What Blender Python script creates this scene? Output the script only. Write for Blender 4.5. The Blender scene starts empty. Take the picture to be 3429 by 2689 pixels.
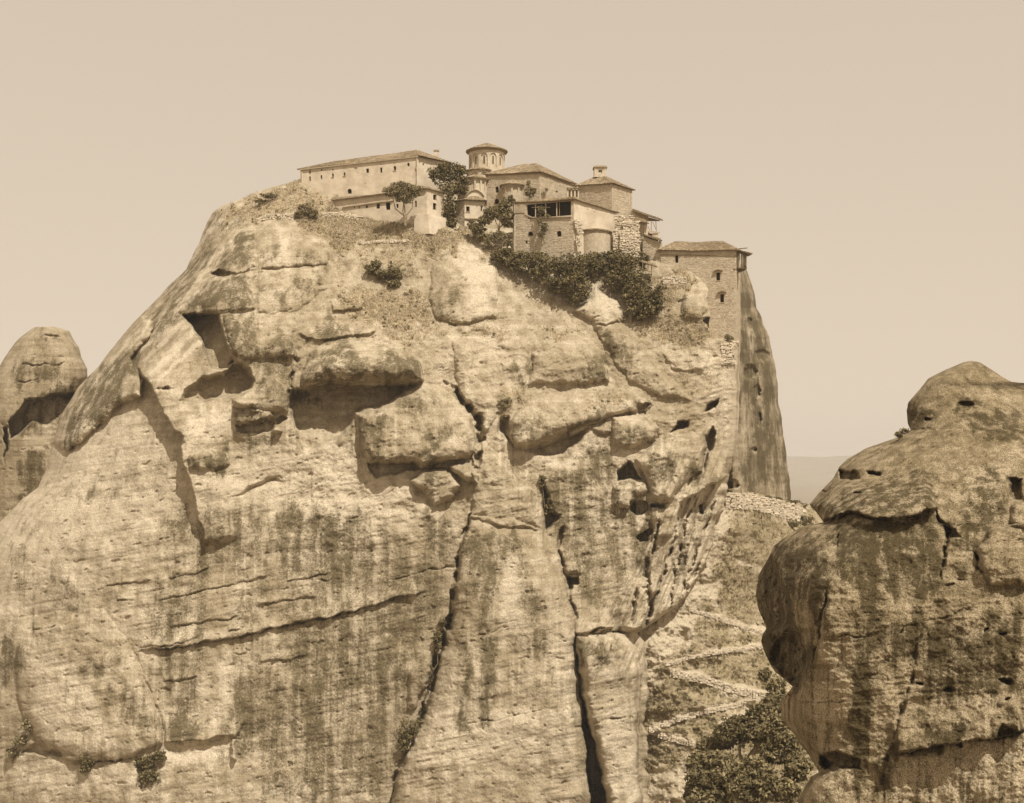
import bpy, math, random
import numpy as np
from mathutils import Vector

# ------------------------------------------------------------------ camera, sky, sun, exposure
scene = bpy.context.scene
COL = scene.collection
FPX, CX, HY = 4139.0, 1714.5, 1560.0          # focal length in photo pixels, centre column, horizon row (photo 3429 x 2689)
cam_d = bpy.data.cameras.new('camera')
cam = bpy.data.objects.new('camera', cam_d)
COL.objects.link(cam)
cam.location = (0, 0, 0)
cam.rotation_euler = (math.radians(90), 0, 0)
cam_d.sensor_width = 36.0
cam_d.lens = 36.0 * FPX / 3429.0
cam_d.shift_y = (HY - 1344.5) / 3429.0
cam_d.clip_start = 0.5
cam_d.clip_end = 40000
scene.camera = cam

SUN_EL, SUN_AZ = math.radians(56), math.radians(31)     # azimuth: to the right of straight behind the camera
to_sun = Vector((math.cos(SUN_EL) * math.sin(SUN_AZ), -math.cos(SUN_EL) * math.cos(SUN_AZ), math.sin(SUN_EL)))
world = bpy.data.worlds.new('World')
scene.world = world
world.use_nodes = True
wn, wl = world.node_tree.nodes, world.node_tree.links
wn.clear()
sky = wn.new('ShaderNodeTexSky')
sky.sky_type = 'NISHITA'
sky.sun_disc = False
sky.sun_elevation = SUN_EL
sky.sun_rotation = math.atan2(to_sun.x, to_sun.y)
sky.air_density = 1.0
sky.dust_density = 1.2
bw = wn.new('ShaderNodeRGBToBW')                          # a plate of 1890: no hue, only tone, printed warm
wl.new(sky.outputs[0], bw.inputs[0])
pw = wn.new('ShaderNodeMath'); pw.operation = 'POWER'; pw.inputs[1].default_value = 0.16
wl.new(bw.outputs[0], pw.inputs[0])
tint = wn.new('ShaderNodeMixRGB'); tint.blend_type = 'MULTIPLY'; tint.inputs[0].default_value = 1.0
wl.new(pw.outputs[0], tint.inputs[1])
tint.inputs[2].default_value = (5.12, 4.25, 3.30, 1)
bg = wn.new('ShaderNodeBackground'); bg.inputs[1].default_value = 0.105
wl.new(tint.outputs[0], bg.inputs[0])
wo = wn.new('ShaderNodeOutputWorld'); wl.new(bg.outputs[0], wo.inputs[0])

sun_d = bpy.data.lights.new('sun', 'SUN')
sun_d.energy = 4.6
sun_d.angle = math.radians(0.53)
sun_d.color = (1.0, 0.95, 0.86)
sun = bpy.data.objects.new('sun', sun_d)
COL.objects.link(sun)
sun.rotation_euler = to_sun.to_track_quat('Z', 'Y').to_euler()
sun.location = (60, -60, 120)

scene.view_settings.view_transform = 'Standard'
scene.view_settings.look = 'None'
scene.view_settings.gamma = 1.0
scene.view_settings.exposure = 0.12
scene.view_settings.use_curve_mapping = False

# ------------------------------------------------------------------ helpers
rng = np.random.default_rng(7)
random.seed(7)

def at(px, py, Y):
    return ((px - CX) / FPX * Y, Y, (HY - py) / FPX * Y)
def C(px, Y):
    return np.array(((px - CX) / FPX * Y, Y))
def Z(py, Y):
    return (HY - py) / FPX * Y
def crop(ox, oy, s):
    return lambda pts: [(ox + x / s, oy + y / s) for x, y in pts]
c5 = crop(500, 580, 1.815); c6 = crop(1500, 900, 1.815); c7 = crop(0, 1050, 1.898); c8 = crop(900, 1100, 2.44)
b1 = crop(0, 1850, 1.98); b2 = crop(1000, 1650, 1.6436); b3 = crop(2050, 1550, 1.5); r4 = crop(2450, 1150, 1.11)

def link(name, me, mat=None, parent=None):
    o = bpy.data.objects.new(name, me)
    COL.objects.link(o)
    if mat is not None:
        me.materials.append(mat)
    if parent is not None:
        o.parent = parent
        o.matrix_parent_inverse = parent.matrix_world.inverted()
    return o
def tag(o, label=None, cat=None, group=None, kind=None):
    if label: o['label'] = label
    if cat: o['category'] = cat
    if group: o['group'] = group
    o['kind'] = kind or 'thing'
    return o
def empty(name, loc, label, cat, group=None):
    o = bpy.data.objects.new(name, None)
    COL.objects.link(o)
    o.location = loc
    o.empty_display_size = 0.3
    bpy.context.view_layer.update()
    return tag(o, label, cat, group)

class MB:
    """collects polygons; build() links them as one mesh object"""
    def __init__(s): s.v = []; s.f = []; s.t = []; s.tint = 0.0
    def poly(s, pts, tint=None):
        n = len(s.v); s.v.extend([tuple(map(float, p)) for p in pts]); s.f.append(list(range(n, n + len(pts))))
        s.t.append(s.tint if tint is None else tint)
    def hexa(s, p, tint=None):           # 8 points: bottom 4 ccw, top 4 ccw
        for idx in ((0, 3, 2, 1), (4, 5, 6, 7), (0, 1, 5, 4), (1, 2, 6, 5), (2, 3, 7, 6), (3, 0, 4, 7)):
            s.poly([p[i] for i in idx], tint)
    def box(s, x0, x1, y0, y1, z0, z1, tint=None):
        s.hexa([(x0, y0, z0), (x1, y0, z0), (x1, y1, z0), (x0, y1, z0), (x0, y0, z1), (x1, y0, z1), (x1, y1, z1), (x0, y1, z1)], tint)
    def bar(s, a, b, w, h=None, tint=None):
        a = Vector(a); b = Vector(b); h = h or w
        d = (b - a).normalized()
        up = Vector((0, 0, 1)) if abs(d.z) < .9 else Vector((0, 1, 0))
        u = d.cross(up).normalized() * (w / 2); v = u.cross(d).normalized() * (h / 2)
        s.hexa([a - u - v, a + u - v, a + u + v, a - u + v, b - u - v, b + u - v, b + u + v, b - u + v], tint)
    def tube(s, pts, rad, seg=7):
        rings = []
        for i, p in enumerate(pts):
            p = Vector(p); q = Vector(pts[min(i + 1, len(pts) - 1)]); r = Vector(pts[max(i - 1, 0)])
            d = (q - r).normalized(); up = Vector((1, 0, 0)) if abs(d.z) > .7 else Vector((0, 0, 1))
            u = d.cross(up).normalized(); v = d.cross(u)
            rings.append([p + (u * math.cos(2 * math.pi * k / seg) + v * math.sin(2 * math.pi * k / seg)) * rad[i] for k in range(seg)])
        for a, b in zip(rings, rings[1:]):
            for k in range(seg):
                s.poly([a[k], a[(k + 1) % seg], b[(k + 1) % seg], b[k]])
        s.poly(rings[-1])
    def build(s, name, mat, parent=None, smooth=False):
        me = bpy.data.meshes.new(name)
        me.from_pydata(s.v, [], s.f)
        if any(s.t):
            a = me.attributes.new('tint', 'FLOAT', 'FACE'); a.data.foreach_set('value', np.array(s.t, dtype=np.float32))
        if smooth: me.polygons.foreach_set('use_smooth', [True] * len(me.polygons))
        me.update()
        return link(name, me, mat, parent)

def mesh_np(name, V, F, mat, parent=None, attrs=None, face_tint=None, smooth=True):
    """V (n,3), F (m,4) arrays"""
    me = bpy.data.meshes.new(name)
    n, m, k = len(V), len(F), F.shape[1]
    me.vertices.add(n); me.vertices.foreach_set('co', V.astype(np.float32).ravel())
    me.loops.add(m * k); me.loops.foreach_set('vertex_index', F.astype(np.int32).ravel())
    me.polygons.add(m); me.polygons.foreach_set('loop_start', np.arange(0, m * k, k, dtype=np.int32))
    me.polygons.foreach_set('loop_total', np.full(m, k, dtype=np.int32))
    if smooth: me.polygons.foreach_set('use_smooth', np.ones(m, dtype=bool))
    for an, av in (attrs or {}).items():
        a = me.attributes.new(an, 'FLOAT', 'POINT'); a.data.foreach_set('value', av.astype(np.float32).ravel())
    if face_tint is not None:
        a = me.attributes.new('tint', 'FLOAT', 'FACE'); a.data.foreach_set('value', face_tint.astype(np.float32))
    me.update(calc_edges=True)
    return link(name, me, mat, parent)

# ------------------------------------------------------------------ noise and fields
_perm = rng.permutation(4096)
_ga = rng.random(4096) * 2 * math.pi
_gx, _gy = np.cos(_ga), np.sin(_ga)
def perlin(x, y, seed=0):
    xi = np.floor(x).astype(np.int64); yi = np.floor(y).astype(np.int64)
    xf = x - xi; yf = y - yi
    u = xf * xf * xf * (xf * (xf * 6 - 15) + 10); v = yf * yf * yf * (yf * (yf * 6 - 15) + 10)
    def g(ix, iy, dx, dy):
        h = _perm[(_perm[(ix + seed * 131) & 4095] + iy + seed * 17) & 4095]
        return _gx[h] * dx + _gy[h] * dy
    a = g(xi, yi, xf, yf); b = g(xi + 1, yi, xf - 1, yf); c = g(xi, yi + 1, xf, yf - 1); d = g(xi + 1, yi + 1, xf - 1, yf - 1)
    return (a + (b - a) * u + ((c + (d - c) * u) - (a + (b - a) * u)) * v) * 1.5
def fbm(x, y, seed=0, octs=4, gain=0.5):
    t = np.zeros_like(x); a = 1.0
    for o in range(octs):
        t += a * perlin(x, y, seed + o * 7); x = x * 2.03 + 5.1; y = y * 2.03 + 1.7; a *= gain
    return t
def ridged(x, y, seed=0, octs=4):
    t = np.zeros_like(x); a = 1.0
    for o in range(octs):
        t += a * (1 - 2 * np.abs(perlin(x, y, seed + o * 7))); x = x * 2.1 + 3.1; y = y * 2.1 + 8.7; a *= .5
    return t
def smooth01(t):
    t = np.clip(t, 0, 1); return t * t * (3 - 2 * t)
def poly_sdf(P, X, Y):
    """signed distance in pixels to a polygon, positive inside"""
    P = np.array(P, float); n = len(P)
    d2 = np.full(X.shape, 1e12); inside = np.zeros(X.shape, bool)
    for i in range(n):
        a, b = P[i], P[(i + 1) % n]
        ex, ey = b - a; wx, wy = X - a[0], Y - a[1]
        t = np.clip((wx * ex + wy * ey) / (ex * ex + ey * ey + 1e-9), 0, 1)
        d2 = np.minimum(d2, (wx - ex * t) ** 2 + (wy - ey * t) ** 2)
        c = ((a[1] > Y) != (b[1] > Y))
        with np.errstate(divide='ignore', invalid='ignore'):
            inside ^= c & (X < (b[0] - a[0]) * (Y - a[1]) / (b[1] - a[1]) + a[0])
    d = np.sqrt(d2)
    return np.where(inside, d, -d)
def line_dist(P, X, Y):
    P = np.array(P, float); best = np.full(X.shape, 1e12); side = np.zeros(X.shape); tt = np.zeros(X.shape)
    L = np.hypot(*(P[1:] - P[:-1]).T); cum = np.concatenate([[0], np.cumsum(L)])
    for i in range(len(P) - 1):
        a, b = P[i], P[i + 1]; ex, ey = b - a; wx, wy = X - a[0], Y - a[1]
        t = np.clip((wx * ex + wy * ey) / (ex * ex + ey * ey + 1e-9), 0, 1)
        d2 = (wx - ex * t) ** 2 + (wy - ey * t) ** 2
        m = d2 < best
        best = np.where(m, d2, best); side = np.where(m, np.sign(ex * wy - ey * wx), side)
        tt = np.where(m, (cum[i] + t * L[i]) / cum[-1], tt)
    return np.sqrt(best), side, tt

class Field:
    """depth of a rock face along each line of sight, metres; forward = nearer"""
    def __init__(s, X, Y, warp=7.0, wl=55.0, seed=3):
        s.X, s.Y = X, Y
        s.wx = X + warp * fbm(X / wl, Y / wl, seed, 4); s.wy = Y + warp * fbm(X / wl + 40, Y / wl, seed + 1, 4)
        s.px = s.wx + 14 * fbm(X / 60, Y / 110, seed + 5, 4, .6); s.py = s.wy + 36 * fbm(X / 44 + 9, Y / 120, seed + 6, 3, .5)
        s.D = np.zeros_like(X); s.stain = np.zeros_like(X); s.grass = np.zeros_like(X); s.pale = np.zeros_like(X)
    def _win(s, pts, m):
        p = np.array(pts); return (s.X > p[:, 0].min() - m) & (s.X < p[:, 0].max() + m) & (s.Y > p[:, 1].min() - m) & (s.Y < p[:, 1].max() + m)
    def region(s, poly, h, w, prof='round', grad=None):
        k = s._win(poly, 20)
        x, y = s.wx[k], s.wy[k]
        t = np.clip(poly_sdf(poly, x, y) / w, 0, 1)
        f = np.sqrt(np.clip(1 - (1 - t) ** 2, 0, 1)) if prof == 'round' else smooth01(t)
        if grad:
            (x0, y0), (x1, y1), g0, g1 = grad
            q = np.clip(((x - x0) * (x1 - x0) + (y - y0) * (y1 - y0)) / ((x1 - x0) ** 2 + (y1 - y0) ** 2), 0, 1)
            f = f * (g0 + (g1 - g0) * q)
        s.D[k] -= h * f
    def crack(s, line, depth, w, taper=True):
        k = s._win(line, w * 3 + 20)
        d, sd, t = line_dist(line, s.wx[k], s.wy[k])
        brk = smooth01(fbm(s.X[k] / 38, s.Y[k] / 38, 91, 3) * 1.3 + (.62 if w > 7 else .42))
        depth = depth * (.25 + .75 * brk); w = w * (.55 + .45 * brk)
        wv = w * (0.35 + 0.65 * np.sin(np.clip(t, 0, 1) * math.pi) ** .6) if taper else w
        s.D[k] += depth * np.clip(1 - d / np.maximum(wv, .5), 0, 1) ** .7 * (np.sin(np.clip(t, 0.02, .98) * math.pi) ** .5 if taper else 1)
    def step(s, line, h, reach, sign=1, soft=5, h1=None):
        """the side `sign` of the line stands forward by h, dying out over `reach` pixels"""
        k = s._win(line, reach + 20)
        d, sd, t = line_dist(line, s.wx[k], s.wy[k])
        hh = h if h1 is None else h + (h1 - h) * t
        endfade = smooth01(t / .06) * smooth01((1 - t) / .06) if len(line) > 1 else 1
        s.D[k] -= hh * endfade * np.where(sd * sign > 0, smooth01(d / soft) * (1 - smooth01((d - soft) / reach)), 0)
    def paint(s, which, poly, v, w=25):
        k = s._win(poly, w + 60)
        a = getattr(s, which)
        f = smooth01((poly_sdf(poly, s.px[k], s.py[k]) + w) / (2 * w)) if w > 12 else smooth01((poly_sdf(poly, s.wx[k], s.wy[k]) + w) / (2 * w))
        a[k] = np.maximum(a[k], v * f) if v > 0 else a[k] + v * f

def rbf_fit(pts):
    P = np.array(pts, float); n = len(P); xy = P[:, :2] / 300.0
    r = np.hypot(xy[:, None, 0] - xy[None, :, 0], xy[:, None, 1] - xy[None, :, 1])
    A = np.zeros((n + 3, n + 3)); A[:n, :n] = r ** 2 * np.log(r + 1e-9) + np.eye(n) * .02
    A[:n, n] = 1; A[:n, n + 1:] = xy; A[n, :n] = 1; A[n + 1:, :n] = xy.T
    w = np.linalg.solve(A, np.concatenate([P[:, 2], [0, 0, 0]]))
    def ev(X, Y):
        x, y = X / 300.0, Y / 300.0
        o = w[n] + w[n + 1] * x + w[n + 2] * y
        for i in range(n):
            r2 = (x - xy[i, 0]) ** 2 + (y - xy[i, 1]) ** 2
            o = o + w[i] * 0.5 * r2 * np.log(r2 + 1e-12)
        return o
    return ev

def interp(tab, y):
    t = np.array(sorted(tab)); return np.interp(y, t[:, 0], t[:, 1])

def sheet_grid(Ltab, Rtab, y0, y1, step, jag=0.0, seed=0, jag_low=0.0):
    rows = np.arange(y0, y1 + step, step)
    L = interp(Ltab, rows); R = interp(Rtab, rows)
    if jag:
        jag = jag * (1 + 3.0 * jag_low * smooth01((rows - 1450) / 200))
        L = L + jag / (1 + 3.0 * jag_low * smooth01((rows - 1450) / 200)) * fbm(rows / 60.0, rows * 0 + seed, 11, 4); R = R + jag * fbm(rows / 60.0, rows * 0 + seed + 9.3, 12, 4)
    n = int(max(R - L) / step) + 2
    s = np.linspace(0, 1, n)
    ed = 0.012                                       # extra density at the two silhouettes
    s = s + ed * (np.exp(-((1 - s) / .05)) * 0)
    X = L[:, None] + (R - L)[:, None] * s[None, :]
    Y = np.repeat(rows[:, None], n, 1)
    return X, Y, L, R

def sheet_mesh(name, F, mat, wrapL=True, wrapR=True, wrapT=True, back=(1.5, 5, 12, 26), inset=(2, 10, 26, 60)):
    X, Y, D = F.X, F.Y, F.D
    A = [F.stain, F.grass, F.pale]
    P = np.stack([(X - CX) / FPX * D, D, (HY - Y) / FPX * D], -1)
    def cat(axis, front, new, fa, na):
        return (np.concatenate([new, fa], axis) if front else np.concatenate([fa, new], axis))
    wid0 = np.clip((P[:, -1, 0] - P[:, 0, 0]) / 12, 0.02, 1)[:, None]
    def grow(axis, first):
        nonlocal P, A
        wid = wid0 if P.shape[0] == len(wid0) else 1
        edge = (P[:1] if axis == 0 else P[:, :1]) if first else (P[-1:] if axis == 0 else P[:, -1:])
        news = []
        for b, i in zip(back, inset):
            e = edge.copy(); k = (e[..., 1] + b) / e[..., 1]
            e[..., 0] *= k
            if axis == 1: e[..., 2] *= k; e[..., 0] += (i * .05) * (1 if first else -1) * wid
            else: e[..., 2] -= i * .01
            e[..., 1] += b
            news.append(e)
        if first: P = np.concatenate(news[::-1] + [P], axis)
        else: P = np.concatenate([P] + news, axis)
        for j, a in enumerate(A):
            e = (a[:1] if axis == 0 else a[:, :1]) if first else (a[-1:] if axis == 0 else a[:, -1:])
            A[j] = np.concatenate([e] * len(back) + [a], axis) if first else np.concatenate([a] + [e] * len(back), axis)
    if wrapL: grow(1, True)
    if wrapR: grow(1, False)
    if wrapT: grow(0, True)
    r, c = P.shape[:2]
    idx = np.arange(r * c).reshape(r, c)
    Fc = np.stack([idx[:-1, :-1], idx[1:, :-1], idx[1:, 1:], idx[:-1, 1:]], -1).reshape(-1, 4)
    return mesh_np(name, P.reshape(-1, 3), Fc, mat, attrs={'stain': A[0], 'grass': A[1], 'pale': A[2]})

def rock_detail(F, amp=1.0, seed=20, dip=0.18, sc=1.0):
    """strata, lumps and grain shared by every rock face"""
    X, Y = F.X / sc, F.Y / sc
    S = Y + dip * X
    F.D += amp * (0.55 * fbm(X / 210, Y / 210, seed, 3) + 0.24 * fbm(X / 60, Y / 60, seed + 1, 4, .5))
    lay = fbm(X / 380, S / 26, seed + 2, 4, .6)
    F.D += amp * 0.14 * lay * (0.4 + 0.6 * smooth01(fbm(X / 300, Y / 300, seed + 3, 2) + .5))
    F.D += amp * 0.07 * np.abs(fbm(X / 17, Y / 14, seed + 4, 3))
    pits = smooth01((fbm(X / 34, S / 22, seed + 5, 3) - .62) / .25)
    F.D += amp * 0.28 * pits

# ------------------------------------------------------------------ materials
def mat_new(name):
    m = bpy.data.materials.new(name); m.use_nodes = True
    nt = m.node_tree; nt.nodes.clear()
    o = nt.nodes.new('ShaderNodeOutputMaterial'); b = nt.nodes.new('ShaderNodeBsdfPrincipled')
    nt.links.new(b.outputs[0], o.inputs[0]); b.inputs['Specular IOR Level'].default_value = 0.15
    b.inputs['Roughness'].default_value = 0.95
    return m, nt, b
class N:
    def __init__(s, nt): s.nt = nt; s.co = nt.nodes.new('ShaderNodeTexCoord').outputs['Object']
    def new(s, t): return s.nt.nodes.new(t)
    def ln(s, a, b): s.nt.links.new(a, b)
    def map(s, sc, rot=(0, 0, 0)):
        m = s.new('ShaderNodeMapping'); m.inputs['Scale'].default_value = sc; m.inputs['Rotation'].default_value = rot
        s.ln(s.co, m.inputs[0]); return m.outputs[0]
    def noise(s, scale, detail=4, rough=.55, co=None):
        n = s.new('ShaderNodeTexNoise'); n.inputs['Scale'].default_value = scale; n.inputs['Detail'].default_value = detail
        n.inputs['Roughness'].default_value = rough; s.ln(co if co else s.co, n.inputs['Vector']); return n.outputs['Fac']
    def voro(s, scale, co=None, feat='F1'):
        n = s.new('ShaderNodeTexVoronoi'); n.inputs['Scale'].default_value = scale; n.feature = feat
        s.ln(co if co else s.co, n.inputs['Vector']); return n.outputs['Distance']
    def m(s, op, a, b=None, clamp=False):
        n = s.new('ShaderNodeMath'); n.operation = op; n.use_clamp = clamp
        for i, v in enumerate((a, b)):
            if v is None: continue
            if isinstance(v, (int, float)): n.inputs[i].default_value = v
            else: s.ln(v, n.inputs[i])
        return n.outputs[0]
    def rng(s, v, a, b, c=0.0, d=1.0):
        n = s.new('ShaderNodeMapRange'); n.interpolation_type = 'SMOOTHSTEP'
        s.ln(v, n.inputs[0]); n.inputs[1].default_value = a; n.inputs[2].default_value = b; n.inputs[3].default_value = c; n.inputs[4].default_value = d
        return n.outputs[0]
    def mix(s, f, a, b):
        n = s.new('ShaderNodeMixRGB')
        for i, v in enumerate((f, a, b)):
            if isinstance(v, (int, float)): n.inputs[i].default_value = v
            elif isinstance(v, tuple): n.inputs[i].default_value = (*v, 1)
            else: s.ln(v, n.inputs[i])
        return n.outputs[0]
    def attr(s, name):
        n = s.new('ShaderNodeAttribute'); n.attribute_name = name; return n.outputs['Fac']
    def bump(s, h, strength, dist, nrm=None):
        n = s.new('ShaderNodeBump'); n.inputs['Strength'].default_value = strength; n.inputs['Distance'].default_value = dist
        s.ln(h, n.inputs['Height'])
        if nrm: s.ln(nrm, n.inputs['Normal'])
        return n.outputs[0]
    def tinted(s, col, amount=1.0):
        t = s.m('ADD', s.m('MULTIPLY', s.attr('tint'), amount), 1.0)
        n = s.new('ShaderNodeMixRGB'); n.blend_type = 'MULTIPLY'; n.inputs[0].default_value = 1
        s.ln(col, n.inputs[1]); s.ln(t, n.inputs[2]); return n.outputs[0]

def rock_material(name, light, mid, lichen, sc=1.0, speck=0.5, lich_bias=0.0, grain=((.79, .78, .76), (1.16, 1.16, 1.16)), grass=((.27, .212, .122), (.41, .33, .215)), relief=.5, smap=(.62, .62, .028)):
    m, nt, b = mat_new(name); n = N(nt)
    big = n.noise(.07 / sc, 6, .6)
    med = n.noise(.5 / sc, 7, .65)
    fine = n.noise(3.2 / sc, 5, .7)
    peb = n.voro(3.0 / sc)
    strat = n.noise(1.0 / sc, 5, .6, n.map((.035, .035, 1.1), (0, .17, 0)))
    streak = n.noise(1.0 / sc, 5, .6, n.map(smap))
    st, gr, pale = n.attr('stain'), n.attr('grass'), n.attr('pale')
    f = n.m('ADD', n.m('MULTIPLY', big, .8), n.m('ADD', n.m('MULTIPLY', med, .6), n.m('ADD', n.m('MULTIPLY', strat, .7), n.m('MULTIPLY', streak, .9))))
    f = n.rng(f, 1.12, 1.72)
    f = n.m('SUBTRACT', f, n.m('MULTIPLY', pale, .8), True)
    col = n.mix(f, light, mid)
    # lichen and some painted shade: mostly where the face is stained, always broken up by grain
    fs, ms, ss = n.rng(fine, .36, .64), n.rng(med, .34, .66), n.rng(streak, .36, .64)
    g = n.m('ADD', n.m('MULTIPLY', fs, .32), n.m('ADD', n.m('MULTIPLY', ms, .22), n.m('MULTIPLY', ss, .34)))
    lf = n.m('ADD', n.m('MULTIPLY', st, .80), n.m('ADD', g, lich_bias))
    lf = n.m('MULTIPLY', n.rng(lf, .52, 1.16), .94)
    col = n.mix(lf, col, lichen)
    gs = n.rng(n.noise(5.5 / sc, 3, .6), .34, .66)
    gm = n.new('ShaderNodeMixRGB'); gm.blend_type = 'MULTIPLY'; gm.inputs[0].default_value = 1.0
    n.ln(col, gm.inputs[1]); n.ln(n.mix(gs, *grain), gm.inputs[2])
    col = gm.outputs[0]
    # pebbles of the conglomerate: small dark and pale grains
    pk = n.rng(n.m('ADD', peb, n.m('MULTIPLY', fine, .5)), .25, .62)
    dk = n.new('ShaderNodeMixRGB'); dk.blend_type = 'MULTIPLY'; dk.inputs[0].default_value = speck
    n.ln(col, dk.inputs[1]); n.ln(n.mix(pk, (.55, .5, .42), (1.12, 1.12, 1.12)), dk.inputs[2])
    col = dk.outputs[0]
    gcol = n.mix(n.rng(n.noise(1.3, 6, .7), .35, .65), *grass)
    gf = n.rng(n.m('ADD', gr, n.m('MULTIPLY', n.m('SUBTRACT', med, .5), .9)), .35, .7)
    col = n.mix(gf, col, gcol)
    n.ln(col, b.inputs['Base Color'])
    h = n.m('ADD', n.m('MULTIPLY', med, .8), n.m('ADD', n.m('MULTIPLY', fine, .35), n.m('MULTIPLY', peb, .18)))
    n.ln(n.bump(h, relief, .4 * sc), b.inputs['Normal'])
    return m

M = {}
M['rock'] = rock_material('rock_conglomerate', (.475, .402, .294), (.268, .214, .136), (.102, .079, .041))
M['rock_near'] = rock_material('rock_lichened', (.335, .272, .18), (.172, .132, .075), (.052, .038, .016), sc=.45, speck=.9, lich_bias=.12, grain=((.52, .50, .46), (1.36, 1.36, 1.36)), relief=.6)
M['scree'] = rock_material('scree_slope', (.44, .37, .265), (.27, .212, .13), (.09, .066, .03), grass=((.20, .156, .085), (.345, .278, .172)), relief=.7)
M['rock_flank'] = rock_material('rock_turned_shade', (.42, .35, .25), (.25, .198, .123), (.085, .064, .031), smap=(.30, .07, .07))  # darker copy of the rock, half shade of the turned face included
M['rock_far'] = rock_material('rock_far', (.38, .315, .22), (.235, .185, .113), (.082, .06, .028))

def simple(name, a, b, scale=1.0, bump=0.0, tintamt=1.0, detail=6, rough=.95, stretch=None):
    m, nt, bs = mat_new(name); n = N(nt)
    co = n.map(stretch) if stretch else None
    f = n.rng(n.noise(scale, detail, .65, co), .3, .7)
    n.ln(n.tinted(n.mix(f, a, b), tintamt), bs.inputs['Base Color'])
    bs.inputs['Roughness'].default_value = rough
    if bump: n.ln(n.bump(n.noise(scale * 2.2, 6, .7, co), bump, .15), bs.inputs['Normal'])
    return m
M['plaster'] = simple('old_limewash', (.49, .405, .295), (.65, .555, .42), .55, .5)
M['stonewall'] = simple('rubble_masonry', (.47, .39, .28), (.62, .53, .395), .9, .6)
M['mortar'] = simple('masonry_joint', (.40, .33, .23), (.54, .45, .33), 1.6, .6)
M['tile'] = simple('clay_tile', (.27, .205, .125), (.42, .335, .225), 1.1, .4)
M['wood'] = simple('weathered_wood', (.20, .145, .075), (.33, .25, .15), 2.5, .4, stretch=(3, 3, .6))
M['darkwood'] = simple('tarred_wood', (.10, .073, .036), (.17, .128, .07), 2.5, .4)
M['palewood'] = simple('sunbleached_wood', (.38, .30, .2), (.5, .41, .29), 2.5, .3)
M['dark'] = simple('unlit_interior', (.020, .014, .005), (.035, .025, .010), 1.0)  # near black, stands in for the shade of unlit rooms behind openings
M['leaf'] = simple('dark_foliage', (.115, .090, .038), (.205, .163, .080), .35, 0)
M['leaf_light'] = simple('pale_foliage', (.18, .142, .07), (.29, .235, .13), .5, 0)
M['leaf_near'] = simple('broad_foliage', (.115, .09, .04), (.245, .195, .102), .3, 0)
M['grass'] = simple('dry_grass', (.42, .34, .215), (.58, .48, .335), .4, 0)
M['scrub_grass'] = simple('scrub_grass', (.19, .148, .08), (.33, .262, .16), .4, 0)
M['bark'] = simple('bark', (.22, .17, .10), (.36, .29, .19), 3, .5)
M['hill'] = simple('far_hill', (.20, .16, .105), (.26, .21, .14), .01, 0)
# ------------------------------------------------------------------ the ground far below and the hills behind
def flat_sheet(name, mat, z, ext):
    k = 24
    g = np.linspace(-1, 1, k) ** 3 * ext
    X, Y = np.meshgrid(g, g)
    P = np.stack([X, Y, z + 0 * X], -1).reshape(-1, 3)
    idx = np.arange(k * k).reshape(k, k)
    return mesh_np(name, P, np.stack([idx[:-1, :-1], idx[:-1, 1:], idx[1:, 1:], idx[1:, :-1]], -1).reshape(-1, 4), mat)
tag(flat_sheet('ground', M['hill'], -66.0, 14000), kind='structure')

def far_hills(name, Y0, rise, seed):
    n = 160; xs = np.linspace(-5200, 5200, n)
    rows = np.linspace(0, 1, 14)
    V = []
    for t in rows:
        for x in xs:
            V.append((x, Y0 + 1500 * t, -66 + rise(x) * math.sin(t * math.pi / 2) ** 1.2))
    idx = np.arange(n * 14).reshape(14, n)
    return tag(mesh_np(name, np.array(V), np.stack([idx[:-1, :-1], idx[:-1, 1:], idx[1:, 1:], idx[1:, :-1]], -1).reshape(-1, 4), M['hill']), kind='structure')
_h = lambda x: float(66 + 42 + 14 * perlin(np.array([x / 700.0]), np.array([.3]), 3)[0] + 9 * perlin(np.array([x / 160.0]), np.array([.7]), 4)[0])
far_hills('hills', 4600, _h, 1)

# ------------------------------------------------------------------ the great rock
GSTEP = 3.0
Lm = [(596, 1012), (602, 1000), (619, 941), (640, 872), (663, 814), (687, 748), (712, 712), (745, 693), (789, 676), (855, 646), (902, 624), (949, 572), (993, 533), (1037, 490),
      (1108, 421), (1176, 369), (1229, 327), (1261, 295), (1303, 258), (1356, 227), (1392, 200), (1487, 179), (1577, 153), (1635, 126), (1672, 74),
      (1714, 32), (1760, -10), (1850, -80), (2000, -150), (2300, -200), (2800, -240)]
Rm = [(596, 1900), (625, 1930), (650, 2080), (720, 2110), (745, 2150), (800, 2190), (830, 2215), (850, 2300), (872, 2440), (950, 2470), (1100, 2474), (1300, 2478), (1400, 2474), (1500, 2464), (1640, 2440),
      (1770, 2397), (1883, 2362), (1983, 2306), (2030, 2262), (2070, 2206), (2100, 2160), (2118, 2132), (2140, 2146), (2170, 2158), (2210, 2167), (2257, 2168), (2310, 2165), (2550, 2162), (2800, 2182)]
X, Y, L, R = sheet_grid(Lm, Rm, 596, 2790, GSTEP, jag=3.0, jag_low=1.0)
F = Field(X, Y)
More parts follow.
